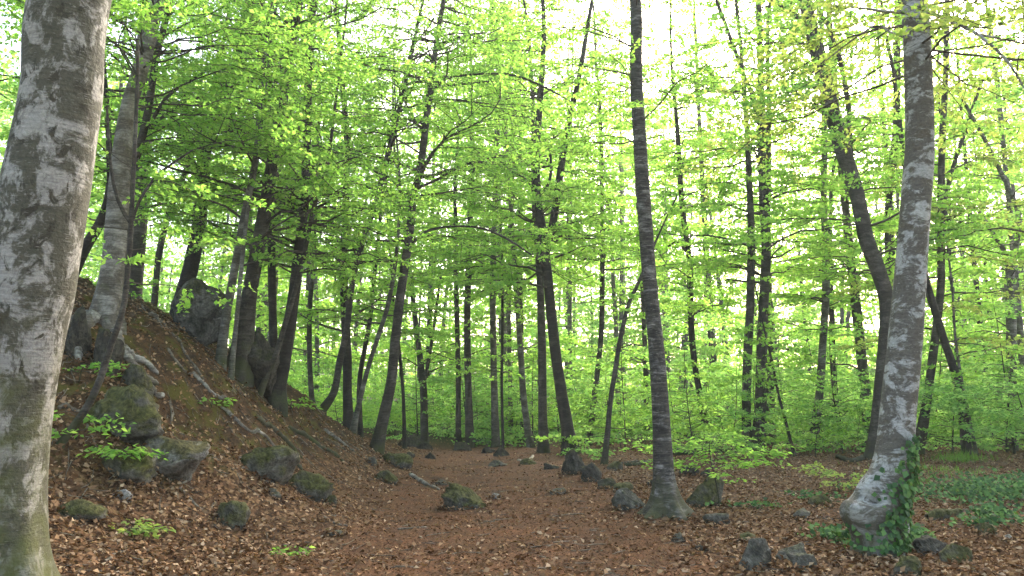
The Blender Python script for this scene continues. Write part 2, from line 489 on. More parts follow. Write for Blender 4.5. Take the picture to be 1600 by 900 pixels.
def foliage(rs, S, az, L, el, rad, leaf_len, per_m, tw_per_m=3.2, droop=.22, tilt=.5, flat=.9, ltstart=.2, fine=True):
    """sprays of leaves on branches. S (B,3) starts, az/L/el (B,). returns (twig verts, faces), (leaf verts, faces)"""
    B = len(S)
    nn = 7
    t = np.linspace(0, 1, nn)
    H = np.stack([np.cos(az), np.sin(az), 0 * az], -1)
    side = np.stack([-np.sin(az), np.cos(az), 0 * az], -1)
    wob = rs.uniform(-1, 1, (B, 1)) * .12 * np.sin(np.pi * t)[None] + rs.uniform(-1, 1, (B, 1)) * .06 * np.sin(2 * np.pi * t)[None]
    dr = droop * rs.uniform(.5, 1.5, (B, 1))
    path = S[:, None] + H[:, None] * (L[:, None] * t[None] * np.cos(el)[:, None])[..., None] \
        + side[:, None] * (L[:, None] * wob)[..., None]
    path[..., 2] += L[:, None] * (t[None] * np.sin(el)[:, None] - dr * t[None] ** 2)
    path[..., 2] += L[:, None] * .03 * rs.uniform(-1, 1, (B, nn)) * (t[None] > 0)
    rr = rad[:, None] * (1 - .85 * t[None])
    parts = [tubes(path, rr, 4)]
    # side twigs
    nt_ = np.maximum(4, (L * tw_per_m).astype(int))
    bi = np.repeat(np.arange(B), nt_)
    M = len(bi)
    tt = ltstart + (1 - ltstart) * rs.uniform(0, 1, M) ** .85
    f = tt * (nn - 1); i0 = np.minimum(f.astype(int), nn - 2); fr = (f - i0)[:, None]
    P0 = path[bi, i0] * (1 - fr) + path[bi, i0 + 1] * fr
    sgn = rs.choice([-1, 1], M)
    ta = az[bi] + sgn * rs.uniform(.45, 1.15, M)
    tl = L[bi] * (.20 + .38 * np.sin(np.pi * np.clip(tt, .1, .92))) * rs.uniform(.6, 1.15, M)
    tl = np.clip(tl, .18, 1.6)
    tel = rs.uniform(-.15, .30, M)
    TD = np.stack([np.cos(ta), np.sin(ta), 0 * ta], -1)
    q = np.array([0, .5, 1.])
    tp = P0[:, None] + TD[:, None] * (tl[:, None] * q)[..., None]
    tdr = droop * .9 * rs.uniform(.4, 1.5, (M, 1))
    tp[..., 2] += tl[:, None] * (q * np.tan(tel)[:, None] - tdr * q ** 2)
    trd = np.clip(rad[bi] * .28, .0022, .012)[:, None]
    parts.append(tubes(tp, np.array([1, .7, .25])[None] * trd, 3) if fine else tubes(tp[:, ::2], np.array([1, .3])[None] * trd, 3))
    # leaves
    nl = np.maximum(3, (tl * per_m * rs.uniform(.7, 1.3, M)).astype(int))
    li = np.repeat(np.arange(M), nl)
    Q = len(li)
    s = rs.uniform(.05, 1.03, Q)
    LP = P0[li] + TD[li] * (tl[li] * s)[:, None]
    LP[:, 2] += tl[li] * (s * np.tan(tel[li]) - tdr[li, 0] * s ** 2)
    lsz = leaf_len * rs.uniform(.6, 1.2, Q)
    lg = rs.choice([-1, 1], Q)
    la = ta[li] + lg * rs.uniform(.3, 1.3, Q)
    D = dirs(la, rs.normal(-.12, tilt * .6, Q))
    sd = np.stack([-np.sin(ta[li]), np.cos(ta[li]), 0 * la], -1)
    LP = LP + sd * (lg * lsz * rs.uniform(0, .55, Q))[:, None]
    LP[:, 2] += rs.normal(0, .018, Q)
    Nn = norm(np.stack([rs.normal(0, tilt, Q), rs.normal(0, tilt, Q), np.full(Q, flat)], -1))
    lv = leaves(LP, D, Nn, lsz, lsz * rs.uniform(.5, .68, Q))
    return merge(parts), lv

def trunk_mesh(name, P, r, mat, k=12, rough=.06, flare=.6, flh=.3, seed=0, lobes=5, buried=.0, bumps=()):
    """P (m,3) from foot to top, r (m,)"""
    m = len(P)
    T = norm(np.gradient(P, axis=0))
    ref = np.array([0, 1., 0])
    A = norm(np.cross(ref[None], T)); Bn = np.cross(T, A)
    th = np.arange(k) * 2 * np.pi / k
    z = P[:, 2] - P[0, 2]
    ph = seed * 1.7
    fl = flare * np.exp(-np.maximum(z - buried, 0) / flh)[:, None]
    rad = r[:, None] * (1 + fl * (.75 + .55 * np.cos(lobes * th + ph)[None] + .25 * np.cos((lobes + 2) * th + ph * 2.3)[None]))
    nx = noise3(np.cos(th)[None] * 1.3 + 0 * z[:, None], np.sin(th)[None] * 1.3 + 0 * z[:, None], z[:, None] * 1.6 / max(r[0] * 4, .3), 20 + seed)
    nx2 = noise3(np.cos(th)[None] * 2.6 + 0 * z[:, None], np.sin(th)[None] * 2.6 + 0 * z[:, None], z[:, None] * 5 / max(r[0] * 4, .3), 50 + seed)
    rad = rad * (1 + rough * nx + rough * .5 * nx2)
    for (bz, bt, amp, sz, sth) in bumps:
        dth = np.angle(np.exp(1j * (th - bt)))[None]
        rad = rad + amp * np.exp(-((z[:, None] - buried - bz) / sz) ** 2 - (dth / sth) ** 2)
    Vv = P[:, None] + rad[..., None] * (np.cos(th)[None, :, None] * A[:, None] + np.sin(th)[None, :, None] * Bn[:, None])
    Vv = Vv.reshape(-1, 3)
    r0 = (np.arange(m - 1) * k)[:, None]
    c = np.arange(k)[None]; c2 = (np.arange(k) + 1)[None] % k
    F = np.stack([r0 + c, r0 + c2, r0 + k + c2, r0 + k + c], -1).reshape(-1, 4)
    return make_mesh(name, Vv, F, mat, True)

def px_line(pts, Y, dY=0.0):
    """[(u,v,w)] photograph pixels -> world points and radii at forward distance Y (drifting by dY towards the last)"""
    out = []
    for i, (u, v, w) in enumerate(pts):
        p, mpp = at(u, v, Y + dY * i / max(1, len(pts) - 1))
        out.append([*p, w * (.5 if w > 30 else .44) * mpp])
    return np.array(out)

NTREE = [0]
def tree(name, label, pts, Y, mat=None, cat='tree', H=16.0, hmin=2.5, nb=34, Lm=2.8, leafmat=None, per_m=None, leaf=None,
         limbs=(), group=None, flare=.28, k=12, dY=0.0, droop=.22, step=.22, el=(.05, .55), azr=None, rough=.06, tilt=.75, lobes=5, flh=.3, bumps=()):
    """pts from foot upwards in photograph pixels at distance Y"""
    NTREE[0] += 1
    seed = NTREE[0]
    rs = np.random.RandomState(100 + seed)
    mat = mat or BARK
    leaf = leaf or (.07 if Y < 13 else .078 if Y < 20 else .112)
    H = H + 3 if Y >= 20 and H > 12 else H
    per_m = (per_m or 26) * (1.95 if Y < 20 else 1.4)
    nb = int(nb * (1.05 if Y < 20 else 1.22))
    leafmat = leafmat or LEAF
    L4 = px_line(pts, Y, dY)
    foot = L4[0].copy()
    # continue down to the ground
    g = float(height(foot[0], foot[1]))
    if foot[2] > g + .02:
        sl = (L4[1] - L4[0])[:2] / max(.2, (L4[1] - L4[0])[2])
        dz = foot[2] - g
        b = foot.copy(); b[:2] -= np.clip(sl, -.35, .35) * dz; b[2] = float(height(b[0], b[1])) ; b[3] = foot[3] * 1.06
        if dz > .12:
            L4 = np.vstack([b, L4])
        else:
            L4[0] = b
    base = L4[0].copy(); base[2] = float(height(base[0], base[1]))
    L4 = L4[L4[:, 2] > base[2] + .02] if (L4[:, 2] > base[2] + .02).sum() >= 2 else L4
    sink = base.copy(); sink[2] -= .25; 
    L4 = np.vstack([base, L4]) if L4[0, 2] > base[2] + .03 else np.vstack([base, L4[1:]])
    # continue up beyond the picture
    top = L4[-1]; d = norm((L4[-1] - L4[-2])[:3])
    zt = base[2] + H
    while top[2] < zt - .3:
        d = norm(d + np.array([rs.normal(0, .06), rs.normal(0, .06), .10]))
        stp = min(1.6, max(.5, zt - top[2]))
        nr = max(.02, top[3] * (1 - stp / max(2.0, (zt - top[2]) + .8)))
        top = np.r_[top[:3] + d * stp, nr]
        L4 = np.vstack([L4, top])
    length = np.linalg.norm(np.diff(L4[:, :3], axis=0), axis=1).sum()
    S4 = spline(L4, int(max(12, length / step)))
    S4[:, 3] = np.maximum(S4[:, 3], .012)
    S4 = np.vstack([np.r_[S4[0, :2], S4[0, 2] - .25, S4[0, 3] * 1.05], S4])
    o = base[:3]
    e = link(name, None, loc=o)
    e.empty_display_size = .2
    tag(e, label, cat, group)
    link('trunk', trunk_mesh('trunk', S4[:, :3] - o, S4[:, 3], mat, k, rough, flare, flh, seed, lobes, .25, bumps), e)
    starts = []
    for lb in limbs:
        lp, ldy = (lb, 0.0) if isinstance(lb, list) else lb
        q4 = px_line(lp, Y, ldy)
        q = spline(q4, max(8, int(np.linalg.norm(np.diff(q4[:, :3], axis=0), axis=1).sum() / .18)))
        q[:, 3] = np.maximum(q[:, 3], .006)
        link('limb', trunk_mesh('limb', q[:, :3] - o, q[:, 3], mat, 8, .05, 0, .3, seed + 60), e)
        starts.append(q)
    # leafy branches
    if nb:
        zz = S4[:, 2] - base[2]
        vis = min(H - .4, max(hmin + 1.5, 2.2 + .53 * Y - base[2]))     # the tops, above the picture, are only thinly leaved
        hs = np.where(rs.uniform(0, 1, nb) < .85, hmin + (vis - hmin) * rs.uniform(0, 1, nb), vis + (H - .4 - vis) * rs.uniform(0, 1, nb))
        fi = np.interp(hs, zz, np.arange(len(zz)))
        i0 = np.minimum(fi.astype(int), len(zz) - 2); fr = (fi - i0)[:, None]
        SS = S4[i0] * (1 - fr) + S4[i0 + 1] * fr
        rel = (hs - hmin) / max(.1, H - hmin)
        az = rs.uniform(0, 2 * np.pi, nb) if azr is None else rs.uniform(azr[0], azr[1], nb)
        LL = Lm * (1.0 - .55 * rel) * rs.uniform(.55, 1.15, nb)
        ee = rs.uniform(el[0], el[1], nb)
        S0, AZ, LLn, EE, RR = [SS[:, :3]], [az], [LL], [ee], [np.clip((.006 if Y < 13 else .011) * LL, .006, SS[:, 3] * .6)]
        for q in starts:     # leafy side branches on the limbs
            ln = np.linalg.norm(np.diff(q[:, :3], axis=0), axis=1).sum()
            kq = max(3, int(ln * 2.2))
            ix = rs.randint(int(len(q) * .25), len(q), kq)
            dd = q[-1, :3] - q[0, :3]
            S0.append(q[ix, :3]); AZ.append(math.atan2(dd[1], dd[0]) + rs.normal(0, 1.0, kq))
            LLn.append(rs.uniform(.5, 1.3, kq)); EE.append(rs.uniform(-.1, .4, kq)); RR.append(np.full(kq, .007))
        tw, lv = foliage(rs, np.concatenate(S0) - o, np.concatenate(AZ), np.concatenate(LLn), np.concatenate(EE), np.concatenate(RR), leaf, per_m, droop=droop, tilt=tilt, fine=Y < 20, flat=.65 if Y < 20 else .2)
        tag(link('branches', make_mesh('branches', *tw, TWIG), e), kind='stuff')
        tag(link('crown', make_mesh('crown', *lv, leafmat), e), kind='stuff')
        STAT['leaves'] += len(lv[1])
    return e
STAT = {'leaves': 0}

exec_trees = True
# ---------------------------------------------------------------- near trees (pixels traced from foot upwards)
tree('beech_tree', 'massive blotched grey beech trunk at the left edge, closest to the camera',
     [(-20, 905, 150), (-16, 840, 148), (-10, 735, 145), (12, 600, 138), (40, 470, 133), (66, 320, 127), (96, 150, 113), (109, 0, 114)], 6.0,
     BARK_FG, H=15, hmin=5.6, nb=26, Lm=3.4, k=32, step=.09, flare=.42, flh=.34, rough=.035)
T2 = tree('beech_tree', 'grey beech with bare pale roots gripping the rocks of the left bank',
     [(162, 508, 40), (168, 470, 37), (178, 400, 34), (187, 280, 31), (200, 175, 28), (225, 90, 26), (247, 0, 27)], 11.3,
     BARK_G0, H=15, hmin=3.0, nb=40, Lm=3.0, k=24, step=.08, flare=.4, flh=.3, lobes=5, per_m=30, rough=.04)
tree('beech_tree', 'dark slim stem rising close behind the beech with bare roots',
     [(190, 470, 17), (198, 380, 16), (200, 290, 15), (213, 245, 14), (228, 190, 13), (238, 130, 12), (245, 85, 12), (265, 0, 11)], 12.6,
     BARK, H=13, hmin=2.6, nb=26, Lm=2.6, limbs=[[(238, 188, 7), (262, 150, 6), (300, 125, 5), (330, 105, 3)], [(232, 200, 6), (270, 172, 5), (320, 150, 4), (372, 165, 3)]])
tree('beech_tree', 'dark stem slanting right behind the massive left trunk',
     [(112, 430, 20), (135, 385, 18), (160, 340, 16), (172, 290, 13), (170, 220, 10), (167, 165, 9)], 13.4, BARK_B, H=9, hmin=1.6, nb=22, Lm=2.4)
tree('beech_sapling', 'thin crooked sapling leaning across the bank beside the left trunk',
     [(92, 722, 13), (119, 700, 12), (144, 622, 12), (172, 544, 11), (192, 483, 10), (200, 417, 9), (205, 350, 8)], 8.9, BARK,
     H=4.6, hmin=1.5, nb=12, Lm=1.4, limbs=[[(205, 350, 7), (187, 320, 7), (174, 270, 6), (170, 215, 5), (167, 165, 4)], [(205, 350, 6), (220, 310, 5), (250, 270, 5), (300, 235, 3)]], flare=.3)
tree('beech_tree', 'dark trunk standing behind the tall boulder on the bank',
     [(290, 448, 28), (302, 400, 26), (312, 340, 24), (316, 270, 23), (326, 210, 22), (346, 155, 22), (374, 90, 24), (396, 0, 26)], 16.5, BARK_B, H=16, nb=46, Lm=3.2)
tree('beech_tree', 'thin trunk left of the dark one, behind the tall boulder',
     [(243, 452, 11), (248, 400, 11), (262, 340, 10), (285, 280, 9)], 19, BARK, H=12, nb=26)
tree('beech_tree', 'slim grey tree in front of the thick one on the bank ridge',
     [(344, 575, 17), (353, 497, 15), (367, 417, 14), (382, 335, 13), (395, 275, 12), (402, 225, 11)], 13.6, BARK_G, H=11, hmin=2.0, nb=24, Lm=2.2)
tree('beech_tree', 'very thin stem touching the slim grey tree on the bank ridge',
     [(360, 600, 10), (369, 505, 8), (382, 372, 7), (390, 310, 6)], 13.4, BARK_G, H=7, hmin=1.8, nb=14, Lm=1.6)
tree('beech_tree', 'thick brown beech on the bank ridge above the dark rock',
     [(372, 575, 36), (380, 528, 31), (391, 452, 26), (406, 372, 25), (417, 310, 24), (428, 240, 21), (437, 185, 19)], 14.3, BARK, H=16, hmin=2.2, nb=46, Lm=3.0, k=16)
tree('beech_tree', 'straight dark trunk just behind the thick ridge beech',
     [(428, 560, 15), (425, 440, 14), (424, 363, 14), (424, 280, 13)], 17.5, BARK_B, H=14, nb=36)
tree('beech_tree', 'dark leaning beech at the right end of the ridge, mossy foot',
     [(430, 634, 34), (435, 600, 28), (442, 572, 25), (453, 505, 22), (462, 439, 20), (469, 372, 18), (477, 300, 16), (480, 200, 14), (483, 60, 13), (492, 0, 13)], 14.9, BARK_B, H=16, hmin=2.3, nb=46, Lm=3.0, k=16)
tree('beech_tree', 'thin grey stem crossing in front of the dark leaning ridge beech',
     [(405, 620, 11), (418, 585, 10), (431, 555, 10), (447, 501, 9), (464, 443, 9), (478, 385, 8), (489, 329, 8), (507, 275, 7), (515, 235, 6), (522, 178, 5)], 14.4, BARK, H=9, hmin=2.0, nb=18, Lm=2.0)
tree('beech_tree', 'thin trunk seen low behind the ridge, left of the crossing stems',
     [(490, 655, 10), (484, 572, 9), (484, 483, 9), (489, 425, 8), (492, 350, 7)], 23, BARK, H=13, nb=32)
tree('beech_tree', 'slender dark tree leaning right over the foot of the ridge',
     [(502, 664, 14), (522, 612, 12), (531, 563, 12), (542, 514, 11), (548, 457, 11), (560, 400, 10), (582, 333, 10), (600, 267, 10), (613, 213, 9), (629, 151, 8), (640, 98, 7)], 19, BARK,
     H=12.5, hmin=3.2, nb=56, Lm=3.2, limbs=[[(632, 134, 6), (650, 128, 5), (680, 127, 5), (705, 133, 5), (735, 130, 4), (766, 128, 3)], [(638, 98, 5), (655, 88, 4), (668, 84, 3)]])
tree('beech_tree', 'straight dark trunk crossed by the slender leaning tree',
     [(545, 682, 20), (543, 620, 17), (542, 550, 16), (538, 461, 15), (537, 394, 14), (540, 333, 13), (542, 222, 11)], 21.5, BARK_B, H=16, nb=44, Lm=2.8)
tree('beech_tree', 'thin curved stem bowing right beside the straight dark trunk',
     [(550, 682, 11), (562, 626, 9), (576, 572, 8), (593, 519, 8), (607, 474, 8), (618, 408, 7), (622, 363, 6), (625, 300, 5)], 19.5, BARK_G, H=10, hmin=2.5, nb=22, Lm=2.0)
tree('beech_tree', 'short dark trunk seen low between the straight trunk and the path',
     [(563, 676, 10), (562, 594, 9), (578, 500, 8), (586, 420, 7)], 25, BARK_B, H=13, nb=32)
tree('beech_tree', 'tall bare dark stem curving up from the bank foot beside the path',
     [(587, 708, 23), (598, 657, 20), (611, 599, 18), (618, 528, 17), (624, 474, 16), (631, 426, 16), (641, 355, 15), (645, 315, 14), (658, 253, 13), (667, 178, 12), (676, 111, 11), (684, 53, 9), (693, 0, 8)], 18.8, BARK,
     H=14, hmin=5.8, nb=54, Lm=3.7, limbs=[[(686, 75, 5), (708, 62, 5), (740, 53, 4), (758, 52, 3)], [(673, 148, 5), (690, 128, 4), (720, 118, 4), (790, 116, 4), (840, 131, 4), (900, 163, 3)],
     [(640, 385, 5), (665, 362, 5), (705, 354, 4), (750, 356, 4), (790, 372, 4), (830, 398, 3)]], k=14)
tree('beech_tree', 'thin black curved stem just right of the bare dark stem',
     [(632, 686, 7), (630, 617, 6), (624, 550, 6), (618, 500, 5)], 24.5, BARK_B, H=9, hmin=3, nb=18, Lm=2.0)
tree('beech_tree', 'forked leafy trunk standing behind the dark rocks at the path end',
     [(663, 688, 14), (662, 617, 13), (656, 559, 11), (647, 483, 9), (640, 420, 8)], 30, BARK, H=15, nb=40, limbs=[[(662, 600, 7), (672, 550, 6), (682, 480, 5), (690, 420, 4)]])
tree('beech_tree', 'narrow trunk, left one of the close pair at the path end',
     [(716, 696, 10), (716, 600, 9), (714, 500, 9), (712, 420, 8)], 29.5, BARK, H=15, nb=36)
tree('beech_tree', 'grey-brown trunk, right one of the close pair at the path end',
     [(734, 698, 16), (732, 620, 13), (730, 500, 12), (733, 400, 11), (736, 300, 10), (738, 250, 9)], 28.6, BARK, H=17, hmin=5.5, nb=62, Lm=3.2)
tree('beech_tree', 'straight grey trunk at the path end right of the close pair',
     [(775, 692, 15), (772, 600, 12), (770, 450, 11), (774, 300, 10), (777, 200, 9)], 29, BARK_G, H=18, hmin=6, nb=66, Lm=3.2, limbs=[[(776, 255, 4), (785, 245, 3), (795, 232, 3)]])
tree('beech_sapling', 'needle-thin dark stem right of the straight grey trunk',
     [(786, 702, 5), (784, 600, 5), (785, 500, 5), (784, 400, 4)], 27, BARK_B, H=8, nb=18, Lm=1.8)
tree('beech_tree', 'slim pale trunk left of the greyish leaning one',
     [(799, 692, 9), (797, 600, 8), (795, 450, 8), (801, 290, 7)], 32.5, BARK_G, H=17, nb=40)
tree('beech_tree', 'greyish trunk tilting left near the middle of the path end',
     [(828, 690, 14), (823, 660, 12), (817, 608, 11), (812, 528, 10), (808, 474, 10), (804, 400, 9)], 28.5, BARK_G, H=17, hmin=5, nb=50)
tree('beech_tree', 'upright brown trunk immediately left of the forked black tree',
     [(850, 702, 19), (848, 650, 16), (847, 560, 15), (845, 470, 13), (841, 400, 11)], 25.5, BARK, H=16, hmin=5.5, nb=50, Lm=3.2)
tree('beech_tree', 'black curving tree that forks into two limbs, centre of the picture',
     [(889, 690, 28), (886, 670, 23), (879, 626, 21), (868, 550, 19), (861, 483, 18), (854, 417, 17), (846, 359, 17), (838, 289, 14), (840, 213, 12), (846, 130, 10), (850, 50, 8)], 24.5, BARK_B, H=17, hmin=5, nb=60, Lm=3.6, k=14,
     limbs=[[(853, 395, 13), (861, 366, 14), (871, 302, 13), (880, 240, 12), (892, 175, 10), (905, 120, 9), (919, 36, 7), (925, 0, 6)], [(842, 306, 5), (856, 290, 5), (861, 265, 5), (860, 231, 4), (866, 210, 3)], [(889, 682, 9), (884, 690, 9), (878, 700, 8)]])
tree('beech_tree', 'slim straight tree between the forked black tree and the tall centre trunk',
     [(928, 625, 10), (939, 528, 9), (941, 439, 9), (941, 350, 8), (939, 222, 7)], 29, BARK, H=17, hmin=6, nb=66, Lm=3.4)
tree('beech_sapling', 'thin grey sapling leaning right towards the tall centre trunk',
     [(945, 718, 11), (949, 680, 10), (954, 626, 9), (961, 580, 9), (968, 537, 8), (981, 479, 7), (997, 443, 6)], 20.5, BARK, H=7, hmin=3.2, nb=14, Lm=1.6)
tree('beech_tree', 'pale short-looking trunk behind the leaning thin sapling',
     [(970, 668, 10), (965, 600, 9), (962, 500, 8)], 36, BARK_G, H=16, nb=36)
TK = tree('beech_tree', 'tall slim streaked trunk right of the path, flared mossy foot between rocks',
     [(1041, 806, 52), (1040, 785, 42), (1038, 755, 34), (1036, 720, 31), (1032, 639, 30), (1026, 550, 28), (1017, 461, 26), (1010, 372, 25), (1004, 290, 24), (1000, 222, 23), (994, 116, 22), (994, 20, 21)], 11.2,
     BARK_C, H=15, hmin=5.0, nb=30, Lm=2.4, k=28, step=.08, leafmat=LEAF, flare=.85, flh=.22, rough=.05, lobes=5)
tree('beech_tree', 'dark bent tree between the tall centre trunk and the twin trunks',
     [(1103, 668, 14), (1098, 640, 12), (1088, 586, 11), (1081, 528, 11), (1079, 461, 11), (1077, 403, 10), (1066, 324, 10), (1061, 244, 9), (1057, 187, 7)], 28, BARK_B, H=17, hmin=4, nb=72, Lm=3.4, limbs=[[(1076, 400, 4), (1060, 378, 4), (1045, 385, 4), (1034, 400, 3)]])
TP = tree('beech_tree', 'twin-trunked dark beech right of centre with limbs fanning upwards',
     [(1183, 696, 26), (1188, 639, 21), (1190, 550, 19), (1194, 461, 17), (1197, 386, 16), (1192, 311, 14), (1188, 178, 11), (1188, 44, 9), (1184, 0, 8)], 24.5, BARK, H=17, hmin=5, nb=92, Lm=3.7, k=14,
     limbs=[[(1168, 694, 20), (1166, 650, 17), (1168, 560, 16), (1172, 480, 15), (1174, 372, 14), (1173, 333, 12), (1168, 222, 10), (1163, 147, 8), (1158, 80, 7), (1150, 0, 6)], [(1188, 190, 8), (1176, 150, 8), (1163, 120, 8), (1141, 58, 7), (1119, 0, 6)],
            [(1196, 380, 9), (1201, 300, 9), (1201, 155, 8), (1199, 44, 7), (1204, 0, 6)]])
tree('beech_tree', 'pale grey slim trunk left of the dark swooping tree',
     [(1276, 650, 16), (1281, 610, 14), (1285, 545, 13), (1290, 467, 13), (1290, 389, 12), (1287, 300, 11), (1288, 200, 10), (1285, 100, 8)], 26.5, BARK_G, H=16, hmin=4, nb=44)
tree('beech_tree', 'dark stem partly hidden behind the pale grey slim trunk',
     [(1306, 655, 11), (1304, 622, 10), (1301, 540, 9), (1298, 450, 9), (1297, 380, 8), (1298, 330, 7)], 30, BARK_B, H=14, hmin=4, nb=24)
tree('beech_tree', 'dark swooping tree bending left over the sun gap, behind the grey beech',
     [(1366, 702, 27), (1371, 660, 24), (1378, 590, 23), (1385, 506, 23), (1383, 459, 25), (1368, 412, 26), (1353, 372, 26), (1340, 308, 26), (1320, 244, 27), (1305, 191, 27), (1287, 120, 26), (1271, 58, 24), (1258, 0, 22)], 21, BARK,
     H=15, hmin=4.5, nb=60, Lm=3.2, k=16, limbs=[[(1331, 270, 9), (1328, 200, 9), (1323, 147, 9), (1311, 89, 8), (1295, 45, 7), (1280, 15, 6)], [(1268, 45, 9), (1245, 25, 8), (1225, 12, 7), (1200, -8, 6)]])
tree('beech_tree', 'slim dark trunk glimpsed between the swooping tree and the grey beech',
     [(1393, 500, 11), (1387, 356, 11), (1393, 267, 12), (1400, 200, 12), (1402, 67, 11), (1403, 0, 10)], 27, BARK_B, H=17, hmin=4, nb=26)
TL = tree('beech_tree', 'pale grey beech in front at right with swollen ivy-clad foot',
     [(1374, 858, 66), (1376, 820, 70), (1380, 795, 70), (1384, 770, 66), (1391, 740, 60), (1398, 700, 55), (1403, 640, 52), (1413, 545, 50), (1421, 447, 47), (1427, 370, 45), (1433, 290, 43), (1437, 222, 41), (1434, 100, 40), (1428, 0, 38)], 8.6,
     BARK_R, H=14, hmin=5.0, nb=28, Lm=2.9, droop=.42, el=(-.1, .3), k=56, step=.03, bumps=[(.34, math.pi + .3, .23, .15, .85), (.60, math.pi + .25, .09, .16, .6), (.50, math.pi + .72, -.19, .06, .26), (.44, math.pi + 1.15, .06, .10, .3), (.12, math.pi + 1.0, .05, .10, .5), (.30, -.9, .06, .14, .4)], flare=.16, flh=.2, rough=.04, leafmat=LEAF_Y, per_m=26,
     limbs=[([(1440, 22, 9), (1467, 24, 7), (1520, 49, 6), (1560, 80, 5), (1582, 107, 4), (1606, 148, 3)], -.6), ([(1528, 54, 5), (1560, 60, 4), (1600, 68, 3), (1650, 80, 2)], .5),
            ([(1420, 20, 7), (1385, 18, 5), (1340, 12, 4), (1290, 8, 3)], -.3), ([(1424, 60, 6), (1395, 52, 4), (1370, 40, 4), (1335, 60, 3), (1290, 95, 2)], .5)], dY=.15)
tree('beech_tree', 'forked grey tree right behind the pale grey beech',
     [(1442, 665, 18), (1449, 622, 15), (1459, 545, 14), (1470, 447, 13), (1470, 389, 13), (1470, 311, 12), (1472, 222, 11), (1477, 124, 10), (1480, 0, 8)], 22.5, BARK, H=16, hmin=3, nb=34, leafmat=LEAF_Y,
     limbs=[[(1473, 322, 8), (1482, 290, 8), (1490, 258, 7), (1511, 196, 7), (1527, 147, 6), (1536, 124, 5)], [(1474, 330, 6), (1495, 312, 4), (1512, 300, 3)]])
tree('beech_tree', 'dark tree leaning left, right of the pale grey beech',
     [(1510, 702, 17), (1504, 642, 15), (1492, 583, 14), (1477, 537, 13), (1461, 486, 13), (1450, 450, 13), (1440, 410, 12), (1430, 350, 11)], 22, BARK_B, H=13, hmin=3, nb=30)
tree('beech_tree', 'grey tree at the right edge, forked above its middle',
     [(1580, 690, 19), (1580, 564, 16), (1580, 506, 16), (1577, 440, 15), (1588, 380, 10), (1591, 333, 9), (1573, 289, 8)], 25.5, BARK_G, H=15, hmin=2.6, nb=40,
     limbs=[[(1577, 440, 9), (1570, 395, 8), (1556, 373, 7), (1540, 345, 6), (1524, 324, 5)]])
tree('beech_tree', 'thin leaning stem beside the dark one at far right',
     [(1522, 690, 6), (1512, 640, 5), (1500, 580, 5), (1492, 520, 4), (1488, 450, 4)], 22, BARK_G, H=7, hmin=1.8, nb=16, Lm=1.8)
tree('beech_sapling', 'thin dark stem slanting left of the forest edge shrub, near the twin trunks',
     [(1238, 700, 6), (1228, 660, 5), (1215, 610, 5), (1205, 560, 4)], 23, BARK_B, H=6, hmin=1.8, nb=14, Lm=1.7)
print('LEAVES near trees', STAT['leaves'])
#@@REST
# ---------------------------------------------------------------- filler trees deep in the wood (shared templates)
MARKS = [(-200, 'the massive trunk'), (178, 'the bare-rooted beech'), (310, 'the boulder'), (392, 'the thick ridge beech'), (455, 'the leaning ridge beech'),
         (540, 'the crossed dark trunk'), (615, 'the bare path stem'), (660, 'the forked leafy trunk'), (732, 'the close pair'), (772, 'the straight grey trunk'), (815, 'the tilting grey trunk'),
         (865, 'the forked black tree'), (940, 'the slim straight tree'), (1022, 'the tall centre trunk'), (1084, 'the dark bent tree'), (1180, 'the twin-trunked beech'), (1287, 'the pale slim trunk'),
         (1380, 'the swooping tree'), (1415, 'the ivy-footed beech'), (1465, 'the forked grey tree'), (1505, 'the left-leaning tree'), (1580, 'the right-edge tree')]
def where(x, y):
    u = 800 + FPX * x / max(y, 1)
    if y < 3: return 'behind the viewpoint'
    if u < -30: return 'past the left edge'
    if u > 1630: return 'past the right edge'
    mu, nm = min(MARKS, key=lambda q: abs(q[0] - u))
    return ('just left of ' if u < mu else 'just right of ') + nm
def tree_template(i, H, r, nb, Lm, hmin, leaf, per_m, mat, leafmat, droop=.2, lean=.8, tilt=.8):
    rs = np.random.RandomState(900 + i)
    m = 9
    t = np.linspace(0, 1, m)
    a = rs.uniform(0, 6.28)
    P = np.zeros((m, 3))
    P[:, 0] = lean * (np.cos(a) * t ** 1.4 + .18 * np.sin(5 * t + a)); P[:, 1] = lean * (np.sin(a) * t ** 1.4 + .15 * np.cos(4 * t) - .15)
    P[:, 2] = t * H
    r4 = r * (1 - .85 * t)
    S4 = spline(np.c_[P, r4], int(H / .45) + 6)
    S4 = np.vstack([np.r_[S4[0, :2], -.4, S4[0, 3]], S4])
    tm = trunk_mesh('trunk', S4[:, :3], S4[:, 3], mat, 9, .08, .5, .3, i, 5, .4)
    hs = hmin + (H - .3 - hmin) * rs.uniform(0, 1, nb)
    ix = np.interp(hs, S4[:, 2], np.arange(len(S4)))
    i0 = np.minimum(ix.astype(int), len(S4) - 2); fr = (ix - i0)[:, None]
    SS = (S4[i0] * (1 - fr) + S4[i0 + 1] * fr)
    rel = (hs - hmin) / (H - hmin)
    LL = Lm * (1 - .5 * rel) * rs.uniform(.6, 1.15, nb)
    tw, lv = foliage(rs, SS[:, :3], rs.uniform(0, 6.28, nb), LL, rs.uniform(0, .5, nb), np.clip(.011 * LL, .006, SS[:, 3] * .7), leaf, per_m, droop=droop, tilt=tilt, flat=.2 if H > 10 else .5)
    return tm, make_mesh('branches', *tw, TWIG), make_mesh('crown', *lv, leafmat)

